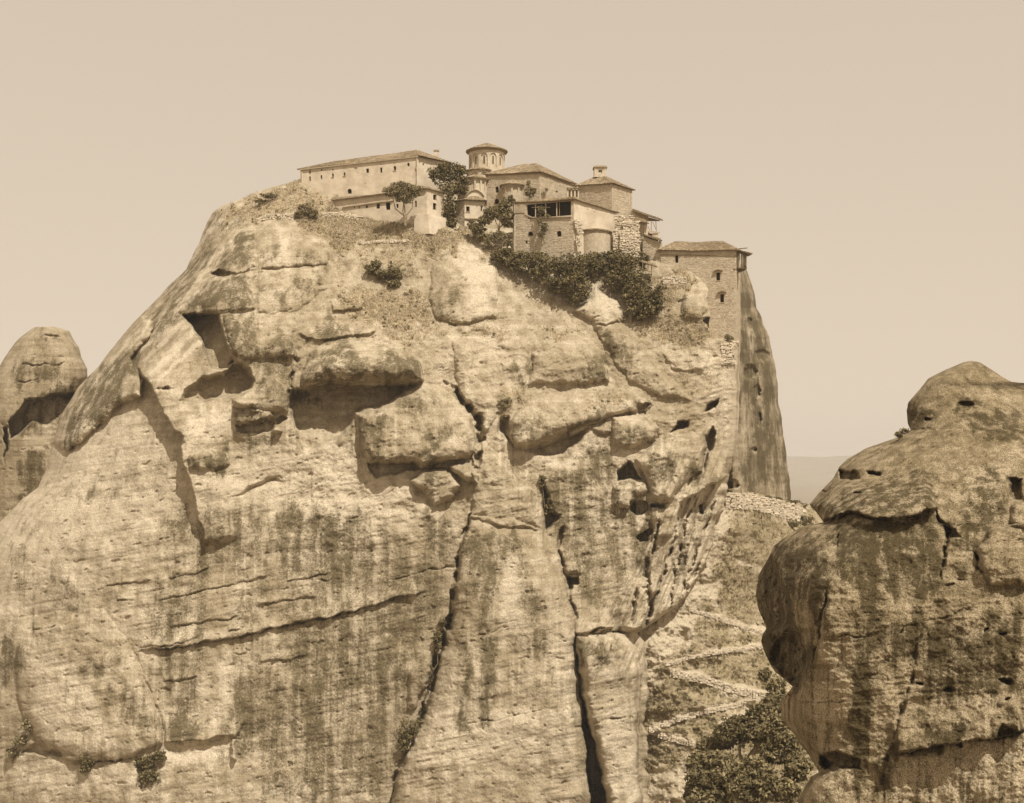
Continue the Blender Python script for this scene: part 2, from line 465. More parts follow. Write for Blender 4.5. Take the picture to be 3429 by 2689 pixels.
base = rbf_fit([
    (0, 2689, 197), (400, 2689, 187), (900, 2689, 189), (1300, 2689, 190.5), (1500, 2689, 190), (1900, 2689, 190), (2150, 2689, 193), (-200, 2600, 206),
    (0, 2200, 200), (500, 2200, 191), (1000, 2200, 191), (1400, 2200, 192.5), (1700, 2200, 192), (2100, 2200, 195), (2250, 2150, 201),
    (-60, 1830, 209), (300, 1800, 197), (800, 1800, 194), (1300, 1800, 194.5), (1600, 1800, 195), (1900, 1800, 197), (2150, 1850, 199), (2370, 1850, 207),
    (180, 1500, 211), (500, 1500, 199), (900, 1500, 197), (1300, 1500, 197.5), (1700, 1500, 199), (2000, 1500, 201), (2350, 1500, 206), (2450, 1550, 211),
    (380, 1200, 214), (620, 1200, 202.5), (900, 1200, 200.5), (1300, 1200, 202), (1700, 1200, 205), (2100, 1200, 207.5), (2400, 1250, 209), (2470, 1300, 212),
    (540, 1000, 217), (720, 1000, 207.5), (1000, 1000, 207), (1400, 1000, 209), (1800, 1020, 211), (2100, 1050, 211), (2280, 1050, 211), (2350, 1000, 211.3), (2350, 1090, 210), (2430, 1150, 211), (2466, 1100, 213),
    (655, 850, 221), (900, 850, 213), (1300, 850, 215), (1600, 850, 215.5), (1800, 880, 216.5), (2000, 880, 216), (2150, 900, 215), (2250, 900, 214.4), (2330, 930, 213.6), (2465, 980, 218),
    (720, 715, 226), (950, 740, 219), (1300, 760, 218.5), (1500, 775, 218), (1700, 810, 218.5), (1900, 830, 218.5), (2100, 830, 219),
    (870, 650, 229), (1006, 604, 228), (1068, 660, 226.2), (1130, 690, 223), (1300, 730, 220), (1420, 735, 219.5), (1520, 750, 220.5), (1620, 770, 221),
    (1300, 660, 229), (1500, 690, 229), (1700, 690, 230), (1900, 720, 228), (2100, 760, 225), (1300, 600, 236), (1700, 600, 238), (2085, 620, 236)])
F.D += base(X, Y)
dl = (X - L[:, None]); t = np.clip(dl / 150, 0, 1); F.D += 9 * (1 - np.sqrt(np.clip(1 - (1 - t) ** 2, 0, 1))) * smooth01((Y - 640) / 120)
dr = (R[:, None] - X); t = np.clip(dr / 40, 0, 1); F.D += (7 - 4.5 * smooth01((Y - 1600) / 200)) * (1 - np.sqrt(np.clip(1 - (1 - t) ** 2, 0, 1))) * smooth01((Y - 1120) / 150)
det = Field(X, Y, 0); rock_detail(det, 1.0)
calm = (1 - .6 * smooth01((790 - Y) / 120)) * (1 - .65 * smooth01((760 - X - (Y - 900) * .25) / 200) * smooth01((1420 - Y) / 150))
rough = smooth01((Y - 1000) / 120) * smooth01((1950 - Y) / 200) * smooth01((X - 850) / 200)
F.D -= rough * (.75 * ridged(X / 130, Y / 95, 33, 4) + .22 * ridged(X / 40, Y / 32, 34, 3)) * .42
F.D += det.D * calm

F.region([(2367, 955), (2490, 900), (2490, 1146), (2386, 1142), (2373, 1106)], -6.0, 9, 'smooth')
# --- upper domes and gullies
F.region(c5([(690, 490), (760, 400), (860, 390), (1000, 395), (1090, 470), (1085, 555), (800, 582), (690, 580)]), 1.20, 70)
F.region(c5([(370, 590), (420, 520), (540, 370), (650, 345), (640, 560), (560, 612), (400, 602)]), 1.44, 70)
F.region(c5([(180, 850), (260, 740), (370, 632), (600, 615), (622, 700), (650, 830), (430, 846)]), 1.92, 60)
F.region(c5([(450, 850), (640, 850), (680, 990), (870, 975), (900, 1120), (600, 1136), (500, 1100)]), 1.80, 45)
F.region(c5([(660, 720), (700, 610), (1080, 572), (1090, 700), (900, 840), (665, 850)]), 0.96, 70)
F.region(c5([(1720, 560), (1755, 525), (1830, 470), (1950, 455), (2060, 505), (2115, 570), (2125, 700), (2110, 880), (1950, 915), (1760, 900), (1700, 770)]), 1.92, 110)
F.crack(c5([(1740, 900), (1850, 915), (2000, 905), (2178, 880)]), 0.78, 5)
F.region(c5([(1220, 470), (1500, 430), (1680, 480), (1700, 650), (1500, 700), (1280, 640)]), 1.12, 70, 'smooth')
F.region(c5([(1100, 410), (1200, 480), (1230, 600), (1160, 720), (1080, 600)]), -1.2, 40, 'smooth')
F.crack(c5([(690, 590), (640, 640), (650, 760), (640, 830)]), 0.78, 16)
F.crack(c5([(350, 640), (420, 605), (560, 610), (700, 585), (1080, 560)]), 0.72, 6)
F.region(c5([(380, 602), (420, 578), (500, 590), (490, 622), (420, 632)]), -2.2, 10)
F.step(c5([(1110, 855), (1210, 832), (1300, 826)]), 1.0, 60, -1)
# --- the square cave and the hollow below it
cave = c5([(190, 855), (240, 838), (330, 850), (430, 846), (445, 900), (470, 1010), (500, 1110), (545, 1145), (430, 1205), (370, 1190), (345, 1140), (310, 1020), (255, 930)])
F.region(cave, -7.5, 9, 'smooth', (c5([(330, 850)])[0], c5([(420, 1210)])[0], 1.15, .75))
F.region(c5([(430, 1205), (505, 1130), (570, 1150), (620, 1190), (645, 1250), (630, 1310), (560, 1360), (430, 1385), (300, 1412), (200, 1425), (170, 1390), (210, 1310), (320, 1230)]), -6.0, 20, 'smooth',
         (c5([(640, 1200)])[0], c5([(200, 1420)])[0], 1.15, .35))
F.region(c5([(500, 1380), (560, 1340), (640, 1330), (700, 1240), (780, 1260), (860, 1300), (840, 1452), (600, 1452), (500, 1420)]), 1.8, 30)
# --- left slab with its overhanging lower edge
F.region(c7([(905, 10), (560, 390), (370, 650), (340, 830), (430, 870), (520, 820), (640, 695), (730, 610), (800, 565), (915, 535), (905, 430), (860, 370), (838, 290), (990, 80)]), 3.2, 34)
F.step(c7([(860, 330), (925, 432), (1000, 560), (1030, 640), (1150, 790), (1150, 950), (1200, 1050), (1240, 1250), (1290, 1400), (1312, 1500)]), 6.0, 190, -1, 5, 1.8)
F.crack(c7([(965, 490), (1030, 478), (1110, 464)]), 2.0, 6)
F.region(c7([(1480, 560), (1560, 540), (1640, 560), (1640, 600), (1500, 610)]), 2.0, 14)
F.region(c7([(1490, 640), (1600, 605), (1720, 625), (1740, 660), (1600, 700), (1490, 690)]), 1.8, 12)
F.region(c7([(1500, 700), (1600, 705), (1740, 670), (1800, 640), (1840, 660), (1790, 690), (1720, 750), (1560, 770), (1500, 740)]), -2.0, 9)
F.region(c7([(1720, 680), (1760, 665), (1800, 760), (1720, 765)]), 1.6, 14)
F.region(c7([(1420, 1180), (1560, 1110), (1700, 1035), (1760, 1030), (1815, 1065), (1700, 1100), (1560, 1160)]), -1.6, 20, 'smooth')
F.region(c7([(1200, 900), (1300, 860), (1450, 880), (1460, 960), (1300, 1000), (1200, 980)]), 1.6, 40)
# --- central overhang and boulder
F.region(c8([(265, 470), (285, 300), (340, 200), (450, 110), (620, 80), (800, 120), (960, 130), (1100, 165), (1210, 240), (1270, 340), (1258, 432), (1000, 462), (860, 436), (780, 442), (500, 432), (330, 476)]),
         5.0, 60, 'round', (c8([(600, 60)])[0], c8([(600, 300)])[0], .3, 1.0))
F.region(c8([(150, 640), (170, 480), (330, 478), (500, 436), (780, 446), (1000, 466), (1250, 440), (1110, 520), (985, 620), (725, 690), (690, 800), (590, 880), (300, 1040), (230, 920), (190, 720)]),
         -6.0, 14, 'smooth', (c8([(500, 430)])[0], c8([(420, 1000)])[0], 1.0, .3))
F.region(c8([(705, 690), (900, 655), (1010, 598), (1130, 508), (1260, 458), (1400, 478), (1560, 568), (1660, 720), (1684, 860), (1684, 1000), (1640, 1062), (1400, 1112), (1240, 1152), (1190, 1102), (1000, 1102), (820, 1095), (760, 1000), (732, 830)]),
         4.0, 32, 'round', (c8([(1300, 440)])[0], c8([(1250, 950)])[0], .25, 1.0))
F.region(c8([(800, 1098), (1190, 1100), (1245, 1155), (1130, 1175), (880, 1228), (838, 1180)]), -2.0, 9, 'smooth')
F.region(c8([(1485, 1120), (1620, 1082), (1702, 1165), (1695, 1262), (1620, 1262), (1500, 1178)]), 3.4, 26)
F.region(c8([(1150, 1240), (1250, 1160), (1480, 1150), (1585, 1290), (1500, 1395), (1340, 1440), (1280, 1350)]), 2.6, 26)
F.crack(c8([(1440, 430), (1600, 600), (1700, 720), (1735, 850), (1712, 1050), (1700, 1180)]), 4.2, 17)
F.crack(c8([(220, 180), (225, 260), (170, 420), (155, 640)]), 2.0, 10)
F.step(c5([(900, 980), (1000, 1020), (1250, 990), (1390, 960)]), .9, 60, -1)
# --- right-hand boulders
F.region(c6([(515, 500), (600, 445), (760, 400), (870, 435), (945, 520), (995, 620), (985, 685), (840, 705), (500, 700)]), 2.16, 70)
F.region(c6([(385, 900), (460, 828), (560, 770), (800, 728), (980, 716), (1180, 756), (1245, 810), (1205, 872), (1000, 888), (900, 935), (720, 995), (540, 1065), (420, 1105), (380, 1010)]), 3.6, 40, 'round',
         (c6([(800, 700)])[0], c6([(800, 960)])[0], .25, 1.0))
F.region(c6([(420, 1108), (560, 1062), (720, 996), (870, 960), (810, 1060), (690, 1142), (560, 1145)]), -3.0, 22, 'smooth')
F.region(c6([(870, 970), (960, 930), (1000, 990), (960, 1010)]), 1.44, 20)
F.region(c6([(990, 900), (1200, 890), (1282, 960), (1262, 1035), (1100, 1105), (1005, 1060)]), 2.30, 36)
F.region(c6([(1130, 1165), (1270, 1050), (1560, 976), (1575, 1060), (1540, 1235), (1440, 1290), (1350, 1425), (1230, 1405), (1190, 1250)]), 3.02, 40)
F.region(c6([(1030, 1225), (1100, 1160), (1185, 1285), (1040, 1292)]), -5.0, 8, 'smooth')
F.region(c6([(1015, 1310), (1180, 1290), (1225, 1350), (1130, 1400), (1100, 1460), (1000, 1440)]), 1.73, 30)
F.region(c6([(1095, 1440), (1160, 1400), (1220, 1420), (1240, 1480), (1140, 1500), (1100, 1480)]), -3.0, 12)
F.region(c6([(1240, 1450), (1400, 1455), (1400, 1634), (1245, 1634)]), 1.44, 30)
F.region(c6([(1545, 880), (1580, 810), (1655, 795), (1640, 860)]), -5.0, 9, 'smooth')
F.region(c6([(1335, 1000), (1400, 930), (1465, 908), (1465, 965)]), -4.5, 9, 'smooth')
F.region(c6([(1150, 830), (1235, 805), (1205, 880), (1150, 880)]), -2.2, 14)
F.region(c6([(1535, 1205), (1560, 1030), (1620, 945), (1645, 1000), (1590, 1140), (1560, 1225)]), -4.0, 12, 'smooth')
F.region(c6([(300, 990), (310, 900), (375, 880), (385, 1000), (410, 1095), (340, 1040)]), -3.5, 20, 'smooth')
F.region(c6([(555, 1340), (600, 1300), (660, 1480), (690, 1500), (640, 1580), (580, 1620)]), -4.0, 20, 'smooth')
F.region(c6([(30, 430), (110, 420), (160, 520), (150, 640), (280, 800), (300, 900), (220, 1000), (170, 900), (60, 760)]), 1.30, 40)
F.region(c6([(880, 330), (1040, 300), (1150, 420), (1400, 720), (1480, 800), (1300, 780), (1120, 700), (1000, 560)]), 1.30, 50)
F.region(c6([(810, 200), (900, 110), (1030, 190), (1060, 260), (1080, 320), (900, 340), (760, 250)]), 1.87, 40)
F.region(c6([(1300, 520), (1500, 480), (1600, 520), (1560, 620), (1380, 620)]), 0.86, 40)
F.region(c6([(1530, 300), (1560, 285), (1585, 290), (1585, 372), (1560, 350)]), -4.0, 8, 'smooth')
F.region(c6([(1410, 240), (1430, 150), (1560, 140), (1585, 240), (1530, 300), (1440, 290)]), 1.30, 34)
F.region(c6([(1520, 1440), (1540, 1440), (1545, 1490), (1520, 1490)]), -2.5, 6)
# the leaning pale fin at the right and the gullies beside it
F.step(b3([(600, 60), (440, 150), (345, 200), (330, 300), (300, 420), (240, 600), (180, 720), (165, 880)]), 3.5, 120, 1, 6)
F.region(b3([(80, 200), (120, 180), (110, 250), (85, 250)]), -2.5, 8)
F.region(b3([(195, 205), (262, 200), (262, 222), (195, 228)]), -3.0, 5)
F.region(b3([(125, 370), (200, 335), (205, 350), (180, 395), (135, 400)]), -3.0, 8)
F.crack(b3([(170, 480), (165, 560), (185, 720), (165, 880)]), 2.8, 14)
F.crack(b3([(130, 620), (110, 720), (85, 810)]), 2.4, 10)
F.crack(b3([(300, 480), (315, 560)]), 2.6, 9)
F.crack(b3([(470, 440), (380, 620), (330, 740)]), 1.8, 10)
F.crack(b3([(385, 330), (370, 440), (340, 560)]), 1.4, 14)
# ribs and fissures of the right-hand edge, running down into the gorge
q_ = X * .92 + Y * .38; a_ = -X * .38 + Y * .92
edge = smooth01((300 - (R[:, None] - X)) / 130) * smooth01((Y - 1430) / 140) * smooth01((2330 - Y) / 110)
F.D -= edge * (1.1 * ridged(q_ / 62, a_ / 520, 36, 2) + .3 * ridged(q_ / 20, a_ / 200, 37, 2))
for q in ([(520, 190), (440, 390), (380, 560), (335, 700), (300, 850)], [(420, 180), (360, 330), (335, 470), (300, 640), (290, 760)], [(345, 210), (320, 330), (285, 480), (230, 640), (175, 760)], [(575, 150), (530, 320), (470, 520), (400, 720)], [(250, 240), (215, 400), (190, 480)]):
    F.crack(b3(q), 2.6, 7)
# --- long bedding cracks
F.crack(b1([(900, 665), (1300, 612), (1600, 552), (1800, 512), (2000, 465), (2178, 430)]) + b2([(400, 622), (600, 570), (725, 543)]), 1.5, 5)
F.step(b1([(900, 665), (1300, 612), (1600, 552), (1800, 512), (2000, 465), (2178, 430)]) + b2([(400, 622), (600, 570), (725, 543)]), .9, 50, -1, 4)
for q in ([(700, 232), (790, 212), (880, 200), (1010, 182)], [(1120, 168), (1250, 150), (1400, 108)], [(1020, 325), (1200, 290), (1410, 240), (1600, 195), (1790, 155)],
          [(920, 640), (1050, 625), (1200, 600), (1330, 545)], [(1120, 498), (1350, 462), (1580, 428)], [(1520, 525), (1585, 520)], [(1900, 200), (2178, 140)], [(1080, 860), (1310, 826)],
          [(1700, 352), (1950, 320), (2100, 290)], [(400, 470), (260, 525)], [(220, 518), (270, 512)], [(1540, 670), (1660, 655)], [(1720, 735), (2030, 690)], [(760, 310), (890, 308)]):
    F.crack(b1(q), .75, 3.2)
    F.step(b1(q), .3, 35, -1, 5)
F.crack(b2([(450, 495), (530, 478), (700, 430), (850, 405)]), .9, 4)
F.crack(b2([(0, 490), (230, 470)]), .7, 4)
F.step(b1([(1085, 1262), (1300, 1250), (1540, 1212), (1572, 1232)]), .9, 90, -1, 4)
F.region(b1([(1090, 1268), (1540, 1220), (1560, 1240), (1560, 1360), (1130, 1400), (1085, 1330)]), -.6, 30, 'smooth')
F.region(b1([(1545, 1240), (1570, 1230), (1560, 1370), (1530, 1370)]), 1.5, 8)
# --- pale slab at lower left, with a notch below
F.region(b1([(90, 490), (200, 420), (680, 368), (830, 560), (900, 700), (1000, 930), (1060, 1100), (1085, 1270), (880, 1362), (640, 1384), (450, 1392), (230, 1242), (130, 1050), (90, 800)]), 1.7, 60, 'round',
         (b1([(500, 380)])[0], b1([(500, 1000)])[0], .3, 1.0))
F.region(b1([(120, 1335), (230, 1244), (320, 1302), (525, 1335), (400, 1372), (310, 1352)]), -1.6, 14, 'smooth')
F.crack(b1([(620, 1385), (760, 1375), (880, 1360)]), 1.6, 6)
F.crack(b1([(860, 560), (905, 700), (1000, 930), (1050, 1060), (1080, 1260)]), .5, 10)
F.region(b1([(880, 1370), (960, 1350), (1040, 1400), (1060, 1440), (930, 1600), (900, 1500)]), -2.6, 26, 'smooth')
# --- buttress in the middle with its two chimneys
butt = b2([(945, 130), (1190, 150), (1340, 200), (1420, 300), (1480, 500), (1520, 700), (1530, 900), (1550, 1100), (1590, 1400), (1620, 1700), (1640, 1900), (470, 1900), (515, 1660), (575, 1460), (705, 1200), (785, 880), (835, 650), (862, 420), (900, 240)])
F.region(butt, 4.6, 90, 'round', (b2([(1100, 100)])[0], b2([(1100, 500)])[0], .35, 1.0))
F.region(b2([(960, -330), (1180, -120), (1300, 0), (1345, 200), (1150, 190), (945, 140), (960, 0)]), 2.2, 60)
F.crack(b2([(950, 120), (880, 330), (858, 560), (815, 750), (755, 950), (700, 1180), (610, 1400), (560, 1480), (500, 1720)]), 4.6, 15)
F.region(b2([(600, 1000), (680, 900), (735, 860), (735, 960), (690, 1080), (640, 1200), (600, 1180)]), 1.4, 26)
F.region(b2([(1545, 1035), (1572, 1190), (1622, 1350), (1662, 1520), (1700, 1760), (1605, 1760), (1578, 1450), (1556, 1250)]), -13.0, 7, 'smooth')
F.region(b2([(1520, 790), (1600, 775), (1690, 770), (1800, 780), (1870, 860), (1890, 960), (1875, 1200), (1880, 1500), (1900, 1800), (1700, 1800), (1660, 1500), (1570, 1180), (1545, 1000)]), 4.8, 34, 'round',
         (b2([(1700, 740)])[0], b2([(1700, 900)])[0], .6, 1.0))
F.region(b2([(1520, 760), (1590, 720), (1690, 715), (1740, 745), (1640, 770), (1530, 790)]), 2.6, 18)
F.crack(b2([(1515, 785), (1600, 765), (1690, 740)]), 2.4, 6)
F.crack(b2([(1575, 800), (1690, 775), (1830, 770)]), 2.4, 5)
F.crack(b2([(1520, 790), (1530, 900), (1545, 1040)]), 3.0, 8)
F.crack(b2([(1600, 1285), (1690, 1255), (1830, 1225)]), 1.0, 4)
F.crack(b2([(920, 1270), (1080, 1250), (1200, 1220), (1440, 1180)]), .8, 4)
F.crack(b2([(880, 800), (1040, 775), (1180, 735)]), .7, 4)
F.crack(b2([(1420, 310), (1440, 260), (1455, 180)]), 1.6, 9)
F.crack(b2([(1420, 300), (1480, 480), (1525, 700)]), 2.6, 12)
F.region(b2([(1465, 470), (1540, 465), (1540, 500), (1490, 510)]), -2.6, 7)
F.region(b2([(1460, 380), (1540, 360), (1560, 440), (1480, 450)]), 1.4, 18)

# --- water washes: thin vertical streaks below the ledges
ws = fbm(X / 15, Y / 520, 95, 3, .6); wm = smooth01(fbm(X / 150, Y / 260, 96, 2) + .25) * smooth01((Y - 1300) / 200)
F.pale = np.clip(smooth01((ws - .28) / .3) * wm * .8, 0, 1); F.stain = np.clip(smooth01((-ws - .25) / .35) * wm * .42, 0, 1)
# --- lichen and water stains, each with its own outline
for q, v in (
    (c5([(380, 590), (540, 370), (650, 345), (640, 560)]), .7), (c5([(690, 490), (780, 420), (800, 570), (690, 580)]), .5), (c5([(880, 480), (1080, 500), (1080, 560), (900, 570)]), .5),
    (c5([(200, 840), (370, 640), (600, 620), (640, 830)]), .72), (c5([(680, 720), (1040, 590), (1000, 720), (800, 800)]), .5), (c5([(460, 860), (600, 860), (700, 1000), (900, 960), (900, 1130), (520, 1130)]), .62),
    (c5([(520, 1130), (880, 1130), (850, 1440), (640, 1330), (620, 1180)]), .5), (c5([(940, 1020), (1260, 980), (1100, 880), (1050, 900), (960, 1000)]), .75), (c5([(1690, 720), (1900, 700), (1880, 880), (1700, 880)]), .45),
    (c5([(0, 800), (350, 400), (420, 430), (200, 830), (0, 1100)]), .55), (c5([(330, 320), (420, 260), (640, 240), (600, 300), (380, 430)]), .5),
    (c7([(560, 400), (900, 200), (880, 400), (780, 520), (560, 760), (380, 800)]), .66), (c7([(380, 640), (700, 600), (560, 780), (400, 860)]), .62),
    (c7([(1200, 900), (1450, 880), (1460, 990), (1200, 990)]), .7), (c7([(1500, 620), (1740, 630), (1740, 700), (1490, 690)]), .8), (c7([(1560, 780), (1780, 770), (1700, 880), (1600, 860)]), .8),
    (c7([(400, 1130), (640, 1060), (860, 1100), (560, 1190)]), .42), (c7([(1300, 1400), (1740, 1280), (1960, 1250), (1960, 1450), (1700, 1500)]), .5), (c7([(1800, 1560), (2088, 1500), (2088, 1708), (1560, 1708)]), .55),
    (c8([(320, 460), (300, 260), (450, 120), (640, 110), (780, 200), (780, 440)]), .62), (c8([(880, 430), (900, 200), (1060, 170), (1250, 330), (1250, 430)]), .8), (c8([(150, 640), (170, 480), (400, 560), (420, 680)]), .85),
    (c8([(730, 780), (800, 700), (1000, 760), (960, 900), (760, 920)]), .8), (c8([(850, 900), (960, 880), (940, 1000), (860, 980)]), .8), (c8([(1250, 840), (1480, 820), (1440, 960), (1300, 950)]), .85),
    (c8([(1200, 1000), (1400, 1010), (1400, 1180), (1330, 1350), (1290, 1340), (1300, 1130)]), .85), (c8([(760, 1000), (1200, 1090), (1000, 1110), (820, 1090)]), .7), (c8([(1060, 560), (1400, 560), (1300, 700), (1100, 680)]), .55),
    (c6([(780, 640), (840, 560), (960, 530), (990, 620), (960, 690), (800, 690)]), .85), (c6([(340, 600), (500, 560), (500, 700), (440, 740)]), .72), (c6([(390, 900), (560, 880), (540, 1020), (400, 1040)]), .72),
    (c6([(680, 960), (900, 860), (960, 840), (930, 920), (740, 980)]), .92), (c6([(1130, 800), (1240, 800), (1200, 880), (1040, 880)]), .8), (c6([(840, 1060), (980, 1060), (1060, 1200), (1040, 1290), (740, 1330), (540, 1330), (620, 1230), (860, 1200)]), .62),
    (c6([(1230, 1160), (1380, 1130), (1400, 1290), (1240, 1300)]), .8), (c6([(1440, 1210), (1540, 1190), (1540, 1260), (1450, 1290)]), .95), (c6([(560, 1330), (960, 1330), (1100, 1500), (1060, 1634), (640, 1634)]), .52),
    (c6([(940, 360), (1080, 420), (1180, 640), (1060, 660), (960, 500)]), .6), (c6([(1000, 980), (1280, 960), (1260, 1040), (1080, 1090)]), .6), (c6([(1140, 1540), (1240, 1560), (1240, 1634), (1120, 1634)]), .9),
    (b3([(335, 340), (400, 340), (380, 560), (330, 560)]), .8), (b3([(430, 180), (520, 160), (420, 400), (340, 600)]), .5), (b3([(0, 400), (120, 430), (110, 700), (0, 760)]), .45),
    (b2([(0, 130), (250, 120), (420, 360), (490, 420), (300, 500), (0, 500)]), .62), (b2([(700, 120), (860, 180), (860, 380), (700, 330)]), .6), (b2([(200, 620), (700, 540), (800, 520), (780, 700), (560, 790), (0, 760), (0, 700)]), .52),
    (b2([(0, 780), (560, 800), (590, 1100), (300, 1150), (0, 1200)]), .6), (b2([(400, 900), (600, 960), (560, 1080), (400, 1060)]), .7),
    (b2([(890, 240), (1190, 200), (1260, 340), (1130, 430), (1080, 560), (1060, 760), (1000, 760), (960, 440), (880, 380)]), .66), (b2([(920, 390), (1110, 400), (1090, 500), (960, 430)]), .8),
    (b2([(1200, 350), (1300, 420), (1320, 700), (1260, 740), (1180, 640)]), .55), (b2([(1200, 760), (1400, 740), (1340, 960), (1250, 960)]), .55), (b2([(890, 800), (950, 800), (935, 1290), (885, 1300)]), .92), (b2([(1020, 800), (1090, 820), (1050, 1270), (1005, 1250)]), .92),
    (b2([(1530, 840), (1760, 830), (1720, 960), (1560, 960)]), .7), (b2([(1340, 0), (1660, 0), (1660, 420), (1480, 450), (1400, 220)]), .52), (b2([(1470, 360), (1660, 300), (1640, 470), (1480, 450)]), .7),
    (b1([(1085, 1060), (1410, 1050), (1400, 1230), (1090, 1250)]), .85), (b1([(1530, 820), (2178, 780), (2178, 1280), (1640, 1290), (1480, 1120)]), .56), (b1([(1640, 1010), (1780, 1010), (1780, 1240), (1660, 1180)]), .75),
    (b1([(1800, 1440), (2178, 1380), (2178, 1661), (1700, 1661)]), .66), (b1([(480, 720), (760, 640), (860, 760), (640, 850)]), .5), (b1([(680, 870), (980, 920), (1050, 1200), (760, 1100)]), .42), (b1([(1000, 330), (1140, 290), (1140, 350), (1010, 360)]), .62),
    (b1([(130, 200), (520, 200), (480, 260), (140, 270)]), .4), (b1([(340, 330), (560, 260), (480, 390), (350, 410)]), .4), (b1([(0, 560), (180, 600), (180, 740), (0, 900)]), .7), (b1([(1340, 760), (1480, 740), (1470, 840), (1080, 1000), (1090, 900)]), .5),
    (b1([(1000, 500), (1600, 560), (2178, 380), (2178, 150), (1780, 150), (1700, 260), (1100, 420)]), .40)):
    F.paint('stain', q, min(1, v * .98), 24)
for q, v in (
    (b1([(1480, 700), (1570, 690), (1540, 900), (1460, 1150), (1400, 1160), (1430, 1000)]), .9), (b1([(220, 650), (440, 660), (640, 1000), (760, 1290), (420, 1250), (250, 1150)]), .9), (b1([(100, 1400), (900, 1400), (900, 1560), (100, 1600)]), .7),
    (b1([(1100, 1300), (1550, 1260), (1540, 1400), (1100, 1420)]), .9), (c7([(1210, 600), (1480, 580), (1460, 760), (1200, 850), (1160, 760)]), 1.0), (c7([(1200, 1020), (1900, 880), (2088, 1000), (2088, 1180), (1820, 1260), (1300, 1300), (1220, 1180)]), .8),
    (c8([(250, 1050), (700, 860), (720, 1200), (1150, 1250), (1330, 1450), (1300, 1560), (760, 1560), (400, 1400)]), .9), (c7([(780, 640), (920, 640), (960, 1000), (1150, 1150), (1230, 1260), (700, 1300), (640, 1400), (900, 1000)]), .7),
    (c6([(420, 1120), (560, 1160), (700, 1150), (860, 1040), (980, 1020), (840, 1160), (740, 1230), (600, 1210)]), 1.0), (b3([(345, 130), (560, 60), (600, 120), (480, 420), (300, 900), (200, 1040), (190, 900), (290, 560)]), .8),
    (b2([(700, 1180), (1500, 1200), (1540, 1500), (620, 1500)]), .55), (b2([(1600, 1250), (1860, 1250), (1880, 1700), (1700, 1700)]), .6), (b1([(1800, 480), (1880, 470), (1840, 800), (1790, 790)]), .6), (b1([(1540, 200), (1640, 190), (1600, 460), (1530, 480)]), .6), (b2([(1130, 330), (1200, 330), (1190, 720), (1110, 740)]), .8), (b2([(960, 830), (1010, 830), (1000, 1280), (945, 1280)]), .8), (b2([(780, 900), (880, 860), (880, 1300), (720, 1280)]), .5), (c5([(760, 300), (860, 300), (840, 560), (800, 570)]), .8),
    (c5([(1850, 470), (2050, 510), (2110, 600), (2090, 860), (1940, 860), (1920, 600)]), .7), (c7([(940, 380), (1230, 60), (1260, 90), (960, 410)]), .55), (c6([(810, 200), (900, 110), (1030, 190), (1060, 300), (880, 360)]), .8), (c6([(1280, 480), (1600, 480), (1700, 700), (1650, 780), (1480, 640)]), .55),
    (c6([(1580, 560), (1760, 480), (1800, 1100), (1660, 1200), (1640, 1100)]), .6)):
    F.paint('pale', q, v, 20)
for q in ([(1240, 50), (1265, 90), (960, 415), (940, 390)], [(1150, 40), (1170, 60), (915, 330), (905, 300)], [(1060, 60), (1080, 70), (880, 260), (875, 240)], [(1300, 130), (1320, 160), (1000, 440), (985, 420)], [(960, 40), (975, 50), (700, 380), (690, 365)], [(880, 90), (890, 100), (560, 500), (545, 480)]):
    F.paint('pale', c7(q), .95, 5)
for q in ([(500, 400), (520, 410), (360, 560), (345, 545)], [(420, 260), (450, 270), (290, 480), (270, 470)], [(300, 700), (320, 720), (120, 900), (100, 890)], [(360, 560), (380, 580), (180, 800), (160, 790)]):
    F.paint('pale', c5(q), .9, 6)
F.paint('stain', [(560, 1720), (1180, 1690), (1330, 1830), (1480, 1900), (1500, 2000), (1440, 2150), (1400, 2300), (1330, 2450), (1300, 2700), (1100, 2700), (820, 2560), (560, 2480), (520, 2300), (470, 2050)], .46, 60)
F.paint('stain', [(700, 1930), (800, 1920), (770, 2300), (700, 2560), (640, 2560), (690, 2250)], -.6, 26)
F.paint('stain', [(890, 1880), (960, 1870), (930, 2260), (880, 2260)], -.4, 22)
F.paint('pale', [(-100, 1800), (250, 1400), (420, 1330), (640, 1560), (1000, 1560), (1150, 1500), (1500, 1680), (1300, 1780), (900, 1690), (560, 1750), (300, 2000), (-100, 2150)], .62, 50)
F.paint('stain', [(1830, 1600), (2180, 1560), (2200, 1900), (2050, 2060), (1930, 2000), (1860, 1800)], .42, 40)
F.stain = np.clip(F.stain, 0, 1)
